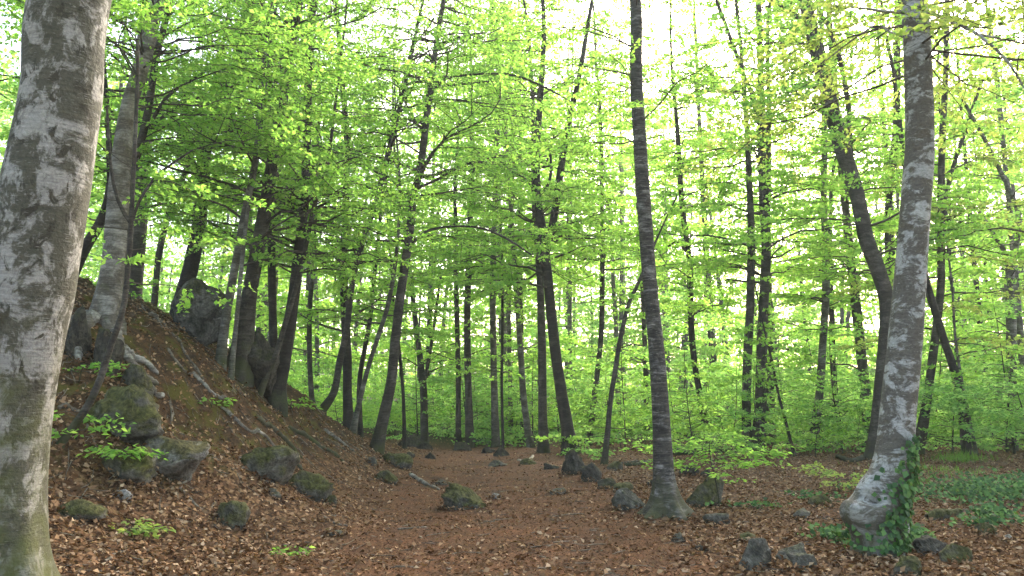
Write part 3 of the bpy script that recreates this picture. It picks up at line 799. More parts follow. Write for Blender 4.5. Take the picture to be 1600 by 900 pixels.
def place(tpl, name, label, cat, group, x, y, rz, sc, parts=('trunk', 'branches', 'crown')):
    e = link(name, None, loc=(x, y, float(height(x, y))))
    e.rotation_euler = (0, 0, rz); e.scale = (sc, sc, sc); e.empty_display_size = .2
    tag(e, label, cat, group)
    for nm, me in zip(parts, tpl):
        o = link(nm, me, e)
        if nm != 'trunk' and nm != 'stem':
            o['kind'] = 'stuff'
    return e

TPL = [tree_template(i, [26, 23, 28, 19, 25, 21][i], [.19, .15, .22, .11, .17, .13][i], [58, 51, 61, 43, 54, 46][i], 3.1, 2.2, .17, 22, [BARK, BARK_G, BARK, BARK_B, BARK_G, BARK_B][i], [LEAF, LEAF, LEAF_D, LEAF, LEAF_D, LEAF][i]) for i in range(6)]
rs = np.random.RandomState(42)
placed = []
tries = 0
while len(placed) < 72 and tries < 9000:
    tries += 1
    y = rs.uniform(32.5, 74)
    x = rs.uniform(-1, 1) * (.66 * y + 3)
    if any((x - a) ** 2 + (y - b) ** 2 < 2.6 ** 2 for a, b in placed):
        continue
    if 1040 < 800 + FPX * x / y < 1400 and rs.uniform() < .45:     # thinner wood under the bright gap
        continue
    placed.append((x, y))
for (x, y) in [(-9.5, 20), (-8.2, 27), (-12.5, 17), (-10, 31), (13.5, 19), (16, 24), (12, 27.5), (18.5, 29), (9.6, 30.5), (-13, 14)]:
    placed.append((x, y))
behind = [(-7, -3), (3.5, -6), (9, -2), (11, 3.5), (-10, 2), (-4, -9), (15, 8.5), (-15, 8), (14, 13.5)]
placed += behind
for q, (x, y) in enumerate(placed):
    place(TPL[q % 6], 'beech_tree', ('slim ' if q % 6 in (3, 5) else '') + ['brown', 'pale', 'brown', 'dark', 'pale', 'dark'][q % 6] + (' beech deep in the wood, ' if y < 48 else ' beech far back in the wood, ') + where(x, y), 'tree', 'slim trees deep in the wood', x, y, rs.uniform(0, 6.28), rs.uniform(.85, 1.15))

# understorey saplings with flat leaf layers
SAP = [tree_template(20 + i, [3.6, 2.8, 4.4, 2.2][i], [.022, .018, .026, .014][i], [26, 22, 30, 18][i], [1.9, 1.6, 2.0, 1.4][i], .25, .115, 34, BARK_B, [LEAF_D, LEAF, LEAF_D, LEAF][i], .12, .35, .55) for i in range(4)]
placed2 = []
tries = 0
while len(placed2) < 190 and tries < 6000:
    tries += 1
    y = rs.uniform(22, 44)
    x = rs.uniform(-1, 1) * (.64 * y + 2)
    if y < 30.5 and -4.5 < x < 2.6:
        continue
    if y < 30 and x < -4:
        continue
    if y < 25 and x < 5:
        continue
    if any((x - a) ** 2 + (y - b) ** 2 < 1.25 ** 2 for a, b in placed2):
        continue
    placed2.append((x, y))
rs3 = np.random.RandomState(88)
tries = 0
while len(placed2) < 215 and tries < 4000:      # the leafy end of the path and the hollow behind the ridge
    tries += 1
    y = rs3.uniform(30.5, 42)
    x = rs3.uniform(-10.5, 3.5)
    if any((x - a) ** 2 + (y - b) ** 2 < 1.0 for a, b in placed2):
        continue
    placed2.append((x, y))
for q, (x, y) in enumerate(placed2):
    place(SAP[q % 4], 'beech_sapling', ['young layered beech', 'low leafy beech', 'tall thin young beech', 'small bright young beech'][q % 4] + (' at the clearing edge, ' if y < 32 else ' in the understorey, ') + where(x, y), 'sapling', 'understorey saplings at the clearing edge', x, y, rs.uniform(0, 6.28), rs.uniform(.75, 1.25))

# far wood that reads as one mass
def far_wood():
    r = np.random.RandomState(5)
    nc = 6500
    y = r.uniform(58, 100, nc)
    x = r.uniform(-1, 1, nc) * (.72 * y + 6)
    u = 800 + FPX * x / y
    top = 26 - 7 * np.exp(-((u - 1215) / 170.) ** 2) + 2 * noise2(x * .15, y * .15, 71)
    z = height0(x, y) + .3 + (top * y / 62) * r.uniform(0, 1, nc) ** 1.1
    per = 42
    ci = np.repeat(np.arange(nc), per)
    Q = len(ci)
    a = r.uniform(0, 6.28, Q); rad = 1.8 * np.sqrt(r.uniform(0, 1, Q))
    P = np.stack([x[ci] + rad * np.cos(a), y[ci] + rad * np.sin(a), z[ci] + r.normal(0, .16, Q) - .12 * rad ** 2], -1)
    D = dirs(r.uniform(0, 6.28, Q), r.normal(-.1, .4, Q))
    Nn = norm(np.stack([r.normal(0, .8, Q), r.normal(0, .8, Q), np.full(Q, .4)], -1))
    sz = .36 * r.uniform(.6, 1.2, Q)
    lv = leaves(P, D, Nn, sz, sz * .62)
    nt_ = 110
    ty = r.uniform(50, 92, nt_); tx = r.uniform(-1, 1, nt_) * (.72 * ty + 4)
    tz = height0(tx, ty)
    q = np.linspace(0, 1, 6)
    pth = np.stack([tx[:, None] + r.normal(0, 1.0, (nt_, 1)) * q ** 1.5, ty[:, None] + 0 * q, tz[:, None] - .3 + q * r.uniform(10, 17, (nt_, 1))], -1)
    tb = tubes(pth, r.uniform(.10, .26, (nt_, 1)) * (1 - .7 * q), 7)
    v, f = merge([lv, tb])
    me = make_mesh('distant_wood', v, f, [LEAF, BARK])
    mi = np.zeros(len(f), np.int32); mi[len(lv[1]):] = 1
    me.polygons.foreach_set('material_index', mi)
    o = link('distant_wood', me)
    tag(o, 'far green wood closing the view behind all the trees', 'wood', kind='stuff')
far_wood()

# ---------------------------------------------------------------- stuff on the ground
def ground_normal(x, y):
    e = .06
    hx = (height(x + e, y) - height(x - e, y)) / (2 * e); hy = (height(x, y + e) - height(x, y - e)) / (2 * e)
    return norm(np.stack([-hx, -hy, np.ones_like(hx)], -1))

def scatter(r, nq, y0, y1, spread=.70, pad=1.2, pw=1.0):
    """points in the wedge in front of the camera, denser near it"""
    t = r.uniform(0, 1, nq)
    y = y0 * (y1 / y0) ** (t ** pw)
    x = r.uniform(-1, 1, nq) * (spread * y + pad)
    return x, y

def litter(name, label, nq, y0, y1, size, mat, keep, lift, seed, curl=.5):
    r = np.random.RandomState(seed)
    x, y = scatter(r, nq, y0, y1)
    k = r.uniform(0, 1, nq) < keep(x, y)
    x, y = x[k], y[k]
    nq = len(x)
    gn = ground_normal(x, y)
    P = np.stack([x, y, height(x, y) + lift * r.uniform(.1, 1, nq)], -1)
    Nn = norm(gn + r.normal(0, curl, (nq, 3)))
    D0 = np.stack([r.normal(0, 1, nq), r.normal(0, 1, nq), r.normal(0, .15, nq)], -1)
    D = norm(D0 - Nn * (D0 * Nn).sum(-1, keepdims=True))
    sz = size * r.uniform(.55, 1.2, nq)
    v, f = leaves(P, D, Nn, sz, sz * r.uniform(.45, .7, nq), fold=.25)
    tag(link(name, make_mesh(name, v, f, mat)), label, 'leaf litter', kind='stuff')

def keep_litter(x, y):
    pmk = path_mask(x, y)
    bk = sstep(.5, 1.2, height0(x, y))
    return np.clip((1 - .80 * pmk) * (1 - .3 * bk) * (.75 + .5 * noise2(x * 1.1, y * 1.1, 33)), 0, 1)
litter('leaf_litter', 'brown fallen beech leaves lying thick on both sides of the path', 190000, 5.0, 34, .068, LITTER, keep_litter, .035, 11)
litter('leaf_crumbs', 'fine brown leaf fragments trodden into the path', 150000, 5.0, 30, .026, CRUMB, lambda x, y: np.clip(.25 + .6 * path_mask(x, y), 0, 1), .012, 12, .35)

def twig_debris():
    r = np.random.RandomState(91)
    x, y = scatter(r, 5200, 6, 26, .68, .5)
    k = r.uniform(0, 1, len(x)) < .25 + .75 * sstep(.3, .9, height0(x, y))
    x, y = x[k], y[k]; nq = len(x)
    ln = r.uniform(.05, .28, nq) * (1 + .8 * (r.uniform(0, 1, nq) < .1)); a = r.uniform(0, 6.28, nq)
    q = np.array([-.5, 0, .5])
    P = np.stack([x[:, None] + np.cos(a)[:, None] * ln[:, None] * q, y[:, None] + np.sin(a)[:, None] * ln[:, None] * q, np.zeros((nq, 3))], -1)
    P[:, 1, :2] += r.normal(0, .012, (nq, 2))
    P[..., 2] = height(P[..., 0], P[..., 1]) + .016
    v, f = tubes(P, r.uniform(.003, .0075, (nq, 1)) * np.array([1, .9, .5]), 4)
    tag(link('twig_debris', make_mesh('twig_debris', v, f, DEADWOOD)), 'small dry twigs strewn over the bank and forest floor', 'twigs', kind='stuff')
twig_debris()

def low_green(name, label, cat, pts, mat, size, seed, lift=.12, stand=.4):
    r = np.random.RandomState(seed)
    x, y = pts
    nq = len(x)
    P = np.stack([x, y, height(x, y) + lift * r.uniform(.05, 1, nq) ** 1.3], -1)
    Nn = norm(np.stack([r.normal(0, stand, nq), r.normal(-.15, stand, nq), np.ones(nq)], -1))
    D0 = dirs(r.uniform(0, 6.28, nq), r.normal(0, .2, nq))
    D = norm(D0 - Nn * (D0 * Nn).sum(-1, keepdims=True))
    sz = size * r.uniform(.6, 1.2, nq)
    v, f = leaves(P, D, Nn, sz, sz * .75)
    tag(link(name, make_mesh(name, v, f, mat)), label, cat, kind='stuff')

r = np.random.RandomState(77)
x, y = scatter(r, 90000, 24, 52, .68, 2)
k = r.uniform(0, 1, len(x)) < np.clip(.35 + 1.1 * noise2(x * .35, y * .35, 44), 0, 1) * np.maximum(sstep(27.5, 32, y), sstep(5, 8, np.abs(x)) * .6) * (1 - sstep(.8, 1.6, height0(x, y)) * (y < 30))
low_green('ground_cover', 'low green leafy undergrowth carpeting the forest floor behind the clearing', 'undergrowth', (x[k], y[k]), LEAF_D, .13, 78, .4, .5)

# ---------------------------------------------------------------- rocks
def icosphere(sub):
    import bmesh
    bm = bmesh.new()
    bmesh.ops.create_icosphere(bm, subdivisions=sub, radius=1.0)
    v = np.array([x.co[:] for x in bm.verts]); f = np.array([[q.index for q in p.verts] for p in bm.faces])
    bm.free()
    return v, f
ICO3, ICO4 = icosphere(3), icosphere(4)

def rock(label, u, v, w, h, mat, depth=.8, seed=0, name='rock', cuts=7, cat='rock', rough=.2, tiltx=0, big=False, sinkf=.45, skew=0.0):
    """foot of the rock at photograph pixel (u, v), w x h pixels large"""
    p, mpp = hit(u, v)
    rw, rh = w * mpp * .5, h * mpp
    vv, ff = ICO4 if big else ICO3
    r = np.random.RandomState(3000 + seed)
    q = vv.copy()
    soft = mat in (ROCK_M,)
    for _ in range(cuts + (1 if soft else 5)):   # broken facets
        nrm = norm(r.normal(0, 1, 3) * np.array([1, 1, .9])); dd = r.uniform(.5, .85)
        t = q @ nrm
        q = q - np.maximum(t - dd, 0)[:, None] * nrm[None] * (.75 if soft else .92)
    n1 = noise3(vv[:, 0] * 1.6 + seed, vv[:, 1] * 1.6, vv[:, 2] * 1.6, seed)
    n2 = 1 - 2 * np.abs(noise3(vv[:, 0] * 3.2, vv[:, 1] * 3.2 + seed, vv[:, 2] * 3.2, seed + 1))
    n3 = noise3(vv[:, 0] * 7, vv[:, 1] * 7 + seed, vv[:, 2] * 7, seed + 2)
    n4 = noise3(vv[:, 0] * 15, vv[:, 1] * 15 + seed, vv[:, 2] * 15, seed + 3)
    q *= (1 + rough * (n1 + .45 * n2 + .32 * n3 + .2 * n4))[:, None]
    ext = q.max(0) - q.min(0)
    q = (q - (q.max(0) + q.min(0)) / 2) / (ext / 2)
    rz = rh / (2 - 2 * sinkf) * 1.08
    q = q * np.array([rw * 1.06, max(rw * depth, rh * .4), rz])
    q[:, 0] += skew * q[:, 2]
    a = tiltx
    q[:, [0, 2]] = np.stack([q[:, 0] * math.cos(a) - q[:, 2] * math.sin(a), q[:, 0] * math.sin(a) + q[:, 2] * math.cos(a)], -1)
    yy = p[1] + max(rw * depth, rh * .4) * .6
    zg = min(float(height(p[0], yy)), p[2] + .1)
    o = link(name, make_mesh(name, q, ff, mat, True), loc=(p[0], yy, max(p[2], zg - .1) + rz * (1 - 2 * sinkf)))
    tag(o, label, cat)
    return o

rocks = [
    ('tall pale-faced boulder on the crest of the left bank', 305, 530, 92, 92, ROCK_B, .7, dict(name='boulder', cat='boulder', big=True, cuts=9, sinkf=.1)),
    ('dark boulder wedged under the thick ridge beech', 398, 612, 58, 92, ROCK_D, .7, dict(name='boulder', cat='boulder', big=True, sinkf=.1)),
    ('large bank rock with a whitish broken face at its right end', 252, 736, 134, 62, ROCK_W, .8, dict(big=True, cuts=8, tiltx=.22, sinkf=.4)),
    ('rough mossy rock above the large whitish-faced rock', 185, 680, 124, 74, ROCK_M, .8, dict(big=True, cuts=6, rough=.3, sinkf=.42)),
    ('mossy block low on the bank, left of the whitish-faced rock', 182, 746, 92, 42, ROCK_M, .8, dict(big=True, rough=.28, sinkf=.42)),
    ('dark rock beneath the roots of the bank beech', 158, 580, 46, 66, ROCK_D, .7, dict(big=True)),
    ('mossy knob just below the pale bare roots', 205, 612, 52, 40, ROCK_M, .8, dict()),
    ('dark mossy rock at the far left, beside the bare roots', 112, 560, 44, 80, ROCK_D, .7, dict(big=True)),
    ('broad dark mossy rock at the foot of the bank', 405, 744, 108, 42, ROCK_M, .6, dict(big=True, tiltx=.06, name='mossy_rock')),
    ('yellow-green mossy rock right of the broad dark one', 474, 772, 86, 34, ROCK_M, .6, dict(big=True, tiltx=.18, name='mossy_rock')),
    ('small wedge-shaped mossy stone in the leaves, left foreground', 357, 824, 62, 38, ROCK_M, .6, dict(tiltx=.35, name='mossy_rock')),
    ('low mossy stone nearly buried beside the massive left trunk', 112, 810, 84, 26, ROCK_M, .6, dict(name='mossy_rock', tiltx=.1)),
    ('little pale stone in the leaves below the bank rocks', 192, 780, 24, 14, ROCK_L, .8, dict(name='stone', cat='stone')),
    ('small round mossy stone at the tip of the yellow-green rock', 516, 791, 18, 16, ROCK_M, .8, dict(name='stone', cat='stone')),
    ('flat grey stone between leaves below the broad mossy rock', 424, 774, 30, 10, ROCK_G, .8, dict(name='stone', cat='stone')),
    ('mossy slab on the bank toe, left of the path', 602, 754, 36, 18, ROCK_M, .7, dict(tiltx=.3)),
    ('long mossy slab running down from the bare dark stem', 618, 728, 50, 22, ROCK_M, .7, dict(tiltx=.4)),
    ('small stone below the foot of the bare dark stem', 581, 727, 14, 12, ROCK_G, .8, dict(name='stone', cat='stone')),
    ('lone rough rock standing in the middle of the path', 727, 796, 70, 36, ROCK_M, .7, dict(big=True, cuts=3, rough=.34, skew=-.7)),
    ('pale pebble right of the lone path rock', 775, 780, 16, 8, ROCK_L, .8, dict(name='stone', cat='stone')),
    ('flat stone in the path between lone rock and right boulders', 873, 773, 27, 10, ROCK_G, .8, dict(name='stone', cat='stone')),
    ('double-humped dark boulder at the right of the path, farthest of the row', 898, 741, 42, 36, ROCK_D, .9, dict(big=True, cuts=-3, rough=.3, name='boulder', cat='boulder')),
    ('round dark mossy boulder second in the row beside the path', 925, 753, 32, 28, ROCK_D, .9, dict(big=True, cuts=-3, rough=.16, name='boulder', cat='boulder')),
    ('low black rock third in the row beside the path', 950, 764, 36, 15, ROCK_D, .8, dict()),
    ('low mossy rock fourth in the row beside the path', 975, 771, 32, 15, ROCK_M, .8, dict()),
    ('angular grey rock against the foot of the tall centre trunk', 985, 797, 56, 30, ROCK_G, .7, dict(big=True, cuts=9, skew=-.2)),
    ('green mossy pointed rock right of the tall centre trunk', 1100, 794, 56, 50, ROCK_M, .7, dict(big=True, skew=.35)),
    ('small light stone at the right foot of the tall centre trunk', 1071, 798, 14, 9, ROCK_L, .8, dict(name='stone', cat='stone')),
    ('small dark stone left of the tall centre trunk', 1019, 760, 14, 9, ROCK_D, .8, dict(name='stone', cat='stone')),
    ('little mossy mound stone behind the row of path boulders', 962, 735, 26, 13, ROCK_M, .8, dict(name='stone', cat='stone')),
    ('dark stone under the leafy seedling, behind the pointed rock', 1078, 744, 30, 16, ROCK_D, .8, dict()),
    ('second dark stone under the leafy seedling, farther right', 1102, 746, 20, 12, ROCK_D, .8, dict(name='stone', cat='stone')),
    ('flat mossy stone in leaves below the pointed rock', 1122, 820, 44, 16, ROCK_G, .7, dict()),
    ('small stone in leaves midway between path and right foreground rocks', 1060, 847, 22, 13, ROCK_G, .8, dict(name='stone', cat='stone')),
    ('dark little stone near the right foreground rocks', 1097, 863, 20, 10, ROCK_G, .8, dict(name='stone', cat='stone')),
    ('angular grey rock, leftmost of the right foreground group', 1182, 890, 52, 44, ROCK_G, .8, dict(big=True, cuts=9)),
    ('low mossy stone touching the top of the angular foreground rock', 1172, 848, 34, 14, ROCK_M, .8, dict(name='stone', cat='stone')),
    ('broad grey rock in the middle of the right foreground group', 1241, 882, 54, 28, ROCK_G, .8, dict(big=True, cuts=9)),
    ('sharp bluish-grey rock in front of the broad foreground one', 1258, 894, 44, 24, ROCK_G, .8, dict(big=True, cuts=10)),
    ('grey stone between pointed rock and swollen beech foot', 1256, 813, 32, 16, ROCK_G, .8, dict()),
    ('mossy low rock behind the grey stone near the swollen beech', 1287, 793, 40, 18, ROCK_M, .8, dict()),
    ('pale lichened rock right of the swollen beech foot', 1457, 868, 58, 28, ROCK_G, .8, dict(big=True)),
    ('dark mossy rock behind the right-hand litter, right of the lichened one', 1496, 884, 54, 30, ROCK_M, .8, dict(big=True, tiltx=-.25)),
    ('half-buried mossy rock at the bottom edge below the swollen beech', 1425, 905, 46, 32, ROCK_M, .8, dict(big=True)),
    ('pale round stone among leaves at the bottom right', 1577, 848, 16, 12, ROCK_L, .8, dict(name='stone', cat='stone')),
    ('mossy stone under ivy at the right edge', 1545, 838, 34, 18, ROCK_M, .8, dict()),
    ('dark rock pile stone at the far left end of the path', 640, 699, 40, 18, ROCK_D, .8, dict()),
    ('smaller dark stone beside the far rock pile', 664, 702, 24, 10, ROCK_D, .8, dict(name='stone', cat='stone')),
    ('dark stone on the far path, left side', 672, 717, 17, 9, ROCK_D, .8, dict(name='stone', cat='stone')),
    ('faint grey stone left of the dark one on the far path', 640, 715, 16, 8, ROCK_G, .8, dict(name='stone', cat='stone')),
    ('dark rock at the foot of the close pair of trunks', 722, 704, 28, 12, ROCK_D, .8, dict()),
    ('dark flat rock right of the close pair, at the path end', 762, 708, 22, 9, ROCK_D, .8, dict()),
    ('rounded dark rock at the path end below the needle-thin stem', 784, 713, 26, 13, ROCK_D, .8, dict()),
    ('grey stone flush with the far path, below the leaning greyish trunk', 775, 729, 34, 9, ROCK_G, .8, dict(name='stone', cat='stone')),
    ('mossy stone at the far edge of the path, left of the boulder row', 825, 726, 26, 9, ROCK_M, .8, dict(name='stone', cat='stone')),
    ('dark stone at the far path edge next to the farthest boulder', 862, 733, 24, 9, ROCK_D, .8, dict(name='stone', cat='stone')),
    ('big dark rock beside the foot of the twin-trunked beech', 1168, 708, 34, 16, ROCK_D, .8, dict()),
    ('thin flat stone at the bank toe beside the path', 690, 758, 30, 8, ROCK_G, .8, dict(name='stone', cat='stone')),
    ('flat stone sunk in the litter, lower left of the path', 524, 838, 26, 8, ROCK_G, .8, dict(name='stone', cat='stone')),
]
for i, (lab, u, v, w, h, mat, dep, kw) in enumerate(rocks):
    rock(lab, u, v, w, h, mat, dep, seed=i + 1, **kw)

# leaves drifted against the rocks
def drift():
    r = np.random.RandomState(55)
    Ps = []
    for ob in list(col.objects):
        if ob.name.split('.')[0] in ('rock', 'stone', 'boulder', 'mossy_rock') and ob.location.y < 18:
            dx, dy = ob.dimensions.x * .5, ob.dimensions.y * .5
            nq = int(60 + 260 * dx)
            a = r.uniform(0, 6.28, nq); k = r.normal(1.0, .14, nq)
            Ps.append(np.stack([ob.location.x + dx * k * np.cos(a), ob.location.y + dy * k * np.sin(a)], -1))
    XY = np.concatenate(Ps)
    nq = len(XY)
    P = np.stack([XY[:, 0], XY[:, 1], height(XY[:, 0], XY[:, 1]) + r.uniform(.01, .06, nq)], -1)
    Nn = norm(np.array([0, 0, 1.]) + r.normal(0, .55, (nq, 3)))
    D0 = r.normal(0, 1, (nq, 3)); D = norm(D0 - Nn * (D0 * Nn).sum(-1, keepdims=True))
    sz = .062 * r.uniform(.55, 1.2, nq)
    v, f = leaves(P, D, Nn, sz, sz * .58, .25)
    tag(link('drifted_leaves', make_mesh('drifted_leaves', v, f, LITTER)), 'fallen leaves drifted against the stones', 'leaf litter', kind='stuff')
bpy.context.view_layer.update()
drift()

def root_tangle():
    r = np.random.RandomState(64)
    m, B = 14, 46
    paths = []
    while len(paths) < B:
        y = r.uniform(9.5, 19.5); x = r.uniform(-6.6, -2.6)
        h = float(height0(x, y))
        if h < .55 or h > 2.9: continue
        a = None; P = []
        ln = r.uniform(.04, .12)
        for k in range(m):
            P.append((x, y))
            e = .15
            gxx = float(height0(x + e, y) - height0(x - e, y)); gyy = float(height0(x, y + e) - height0(x, y - e))
            d = math.atan2(-gyy, -gxx) + r.normal(0, 1.25)
            a = d if a is None else a + .5 * math.atan2(math.sin(d - a), math.cos(d - a))
            x += ln * math.cos(a); y += ln * math.sin(a)
        paths.append(P)
    P = np.array(paths)
    z = height(P[..., 0], P[..., 1])
    rad = r.uniform(.006, .022, (B, 1)) * (1 - .7 * np.linspace(0, 1, m))[None]
    z = z + rad * r.uniform(-1.2, 1.1, (B, m))
    v, f = tubes(np.concatenate([P, z[..., None]], -1), rad, 6)
    tag(link('root_tangle', make_mesh('root_tangle', v, f, DEADWOOD, True)), 'tangle of small bare roots on the face of the left bank', 'roots', kind='stuff')
root_tangle()

# ---------------------------------------------------------------- roots and fallen wood laid on the ground
def laid(pts, lift=.3, m=24, wob=.02, seed=0):
    """a tube lying on the ground along photograph pixels [(u,v,w)]"""
    P = []
    for (u, v, w) in pts:
        p, mpp = hit(u, v)
        P.append([*p, w * mpp * .5])
    S = spline(P, m)
    r = np.random.RandomState(seed)
    S[:, :2] += np.cumsum(r.normal(0, wob, (m, 2)), 0) * .3
    S[:, 2] = height(S[:, 0], S[:, 1]) + S[:, 3] * lift
    S[:, 3] = np.maximum(S[:, 3], .006) * (1 + .15 * r.normal(0, 1, m))
    S[-1, 3] *= .3; S[0, 3] *= .6
    return S

def laid_obj(name, label, pts, mat, parent=None, cat=None, seed=0, lift=.3):
    S = laid(pts, lift, 24, .02, seed)
    o = S[0, :3].copy() if parent is None else np.array(parent.location)
    me = trunk_mesh(name, S[:, :3] - o, S[:, 3], mat, 8, .12, 0, .3, seed)
    ob = link(name, me, parent, None if parent is not None else o)
    if parent is None:
        tag(ob, label, cat)
    return ob

for i, pts in enumerate([[(165, 500, 16), (135, 504, 13), (116, 506, 10), (95, 508, 7)], [(140, 506, 13), (127, 522, 11), (118, 545, 10), (119, 566, 7)],
                         [(170, 510, 14), (183, 535, 12), (196, 560, 11), (216, 580, 9), (240, 592, 7), (252, 602, 5)], [(188, 545, 11), (205, 562, 9), (232, 572, 7), (250, 590, 5)],
                         [(182, 535, 12), (181, 560, 9), (178, 584, 6)], [(215, 588, 8), (232, 606, 7), (250, 620, 5)]]):
    laid_obj('root', None, [(a, b, c * 1.5) for a, b, c in pts], ROOT, T2, seed=i + 300, lift=.45)

for i, (lab, pts, mat, nm) in enumerate([
    ('long pale stick sloping down the bank below the tall boulder', [(222, 478, 5), (255, 510, 5), (290, 560, 5), (318, 600, 4)], DEADWOOD, 'fallen_stick'),
    ('short pale stick near the crest, left of the tall boulder', [(232, 492, 6), (246, 502, 6), (254, 516, 4)], DEADWOOD, 'fallen_stick'),
    ('forked-looking stick in the middle of the bank', [(262, 545, 5), (285, 575, 5), (312, 588, 5)], DEADWOOD, 'fallen_stick'),
    ('exposed root on the bank face under the slim grey tree', [(300, 585, 7), (325, 608, 7), (345, 618, 6), (362, 632, 4)], ROOT, 'surface_root'),
    ('long root running down the bank right of the large rock', [(345, 640, 6), (385, 672, 6), (420, 690, 6), (452, 718, 4)], ROOT, 'surface_root'),
    ('mossy root on the bank face above the broad mossy rock', [(400, 655, 9), (430, 676, 9), (455, 700, 8), (475, 722, 5)], BARK, 'surface_root'),
    ('dark root ending beside the yellow-green mossy rock', [(440, 700, 8), (458, 722, 8), (470, 735, 5)], BARK, 'surface_root'),
    ('root high on the lower ridge below the crossing stems', [(450, 668, 7), (485, 688, 8), (515, 705, 7), (535, 722, 4)], BARK, 'surface_root'),
    ('root near the foot of the slender leaning tree', [(505, 672, 6), (530, 690, 6), (556, 708, 5)], ROOT, 'surface_root'),
    ('thin curved stick lying in front of the broad mossy rock', [(362, 734, 3), (392, 737, 3), (430, 746, 3), (462, 735, 3)], DEADWOOD, 'fallen_stick'),
    ('grey root crossing the path edge below the bank toe', [(640, 742, 7), (660, 755, 8), (676, 762, 6), (684, 766, 4)], ROOT, 'surface_root'),
    ('long thin stick in the leaves under the mossy block at left', [(135, 668, 4), (160, 716, 4), (192, 763, 4)], DEADWOOD, 'fallen_stick'),
    ('dark branch on the bank left of the rough mossy rock', [(90, 640, 9), (120, 646, 9), (150, 650, 6)], DEADWOOD, 'fallen_branch'),
    ('stick half sunk in leaves, bottom left', [(160, 885, 5), (172, 868, 5), (192, 858, 3)], DEADWOOD, 'fallen_stick'),
    ('pale broken branch at the far right edge of the path', [(808, 720, 4), (822, 720, 5), (834, 713, 5)], PALEWOOD, 'fallen_branch'),
    ('dark rotten log lying behind the leafy seedling', [(1052, 712, 15), (1080, 710, 17), (1110, 708, 16), (1136, 707, 10)], BARK_B, 'fallen_log'),
    ('dark curved log lying left of the pale grey beech', [(1308, 716, 8), (1330, 722, 9), (1350, 718, 9), (1366, 716, 8)], BARK_B, 'fallen_log'),
    ('thin dark branch on the ground behind the boulder row', [(975, 728, 7), (995, 727, 7), (1018, 722, 5)], BARK_B, 'fallen_branch'),
    ('dark stick in the leaves just right of the tall centre trunk', [(1020, 722, 4), (985, 724, 5), (965, 727, 3)], BARK_B, 'fallen_stick'),
    ('mossy log end right of the swollen ivy-clad beech', [(1448, 812, 16), (1475, 808, 18), (1502, 806, 14)], ROCK_M, 'mossy_log'),
    ('thin stick leaning over the ivy at the right edge', [(1496, 802, 4), (1530, 790, 4), (1555, 778, 3)], DEADWOOD, 'fallen_stick'),
    ('small stick lying across the path left of the lone rock', [(620, 828, 4), (640, 827, 4), (665, 825, 3)], DEADWOOD, 'fallen_stick'),
    ('short stick in leaves left of the path in the foreground', [(505, 808, 4), (525, 818, 4), (545, 822, 3)], DEADWOOD, 'fallen_stick'),
    ('thin stick lying left of the swollen beech foot', [(1268, 805, 3), (1290, 812, 3), (1312, 811, 3)], DEADWOOD, 'fallen_stick'),
]):
    laid_obj(nm, lab, pts, mat, None, {'fallen_stick': 'stick', 'surface_root': 'root', 'fallen_branch': 'branch', 'fallen_log': 'log', 'mossy_log': 'log'}[nm], seed=400 + i, lift=.35)

# ---------------------------------------------------------------- small plants
def plant(name, label, cat, x, y, nb, L, leaf, mat, seed, el=(.1, .6), h=.0, per_m=26, group=None, droop=.12, stem=True, tilt=.45, rad=.004, z0=None):
    r = np.random.RandomState(7000 + seed)
    z = float(height(x, y)) if z0 is None else z0
    e = link(name, None, loc=(x, y, z)); e.empty_display_size = .1
    tag(e, label, cat, group)
    if h > 0:
        S = np.zeros((8, 3)); S[:, 2] = np.linspace(-.08, h, 8); S[:, 0] = .06 * h * np.sin(np.linspace(0, 4, 8) + seed)
        v, f = tubes(S[None], (np.linspace(.012, .005, 8) * max(.7, h))[None], 6)
        link('stem', make_mesh('stem', v, f, BARK_B, True), e)
    S0 = np.zeros((nb, 3)); S0[:, 2] = (h * r.uniform(.35, 1, nb)) if h > 0 else 0
    tw, lv = foliage(r, S0, r.uniform(0, 6.28, nb), L * r.uniform(.6, 1.1, nb), r.uniform(el[0], el[1], nb), np.full(nb, rad), leaf, per_m, tw_per_m=6, droop=droop, tilt=tilt, ltstart=.15)
    tag(link('twigs', make_mesh('twigs', *tw, TWIG), e), kind='stuff')
    tag(link('leaves', make_mesh('leaves', *lv, mat), e), kind='stuff')
    return e

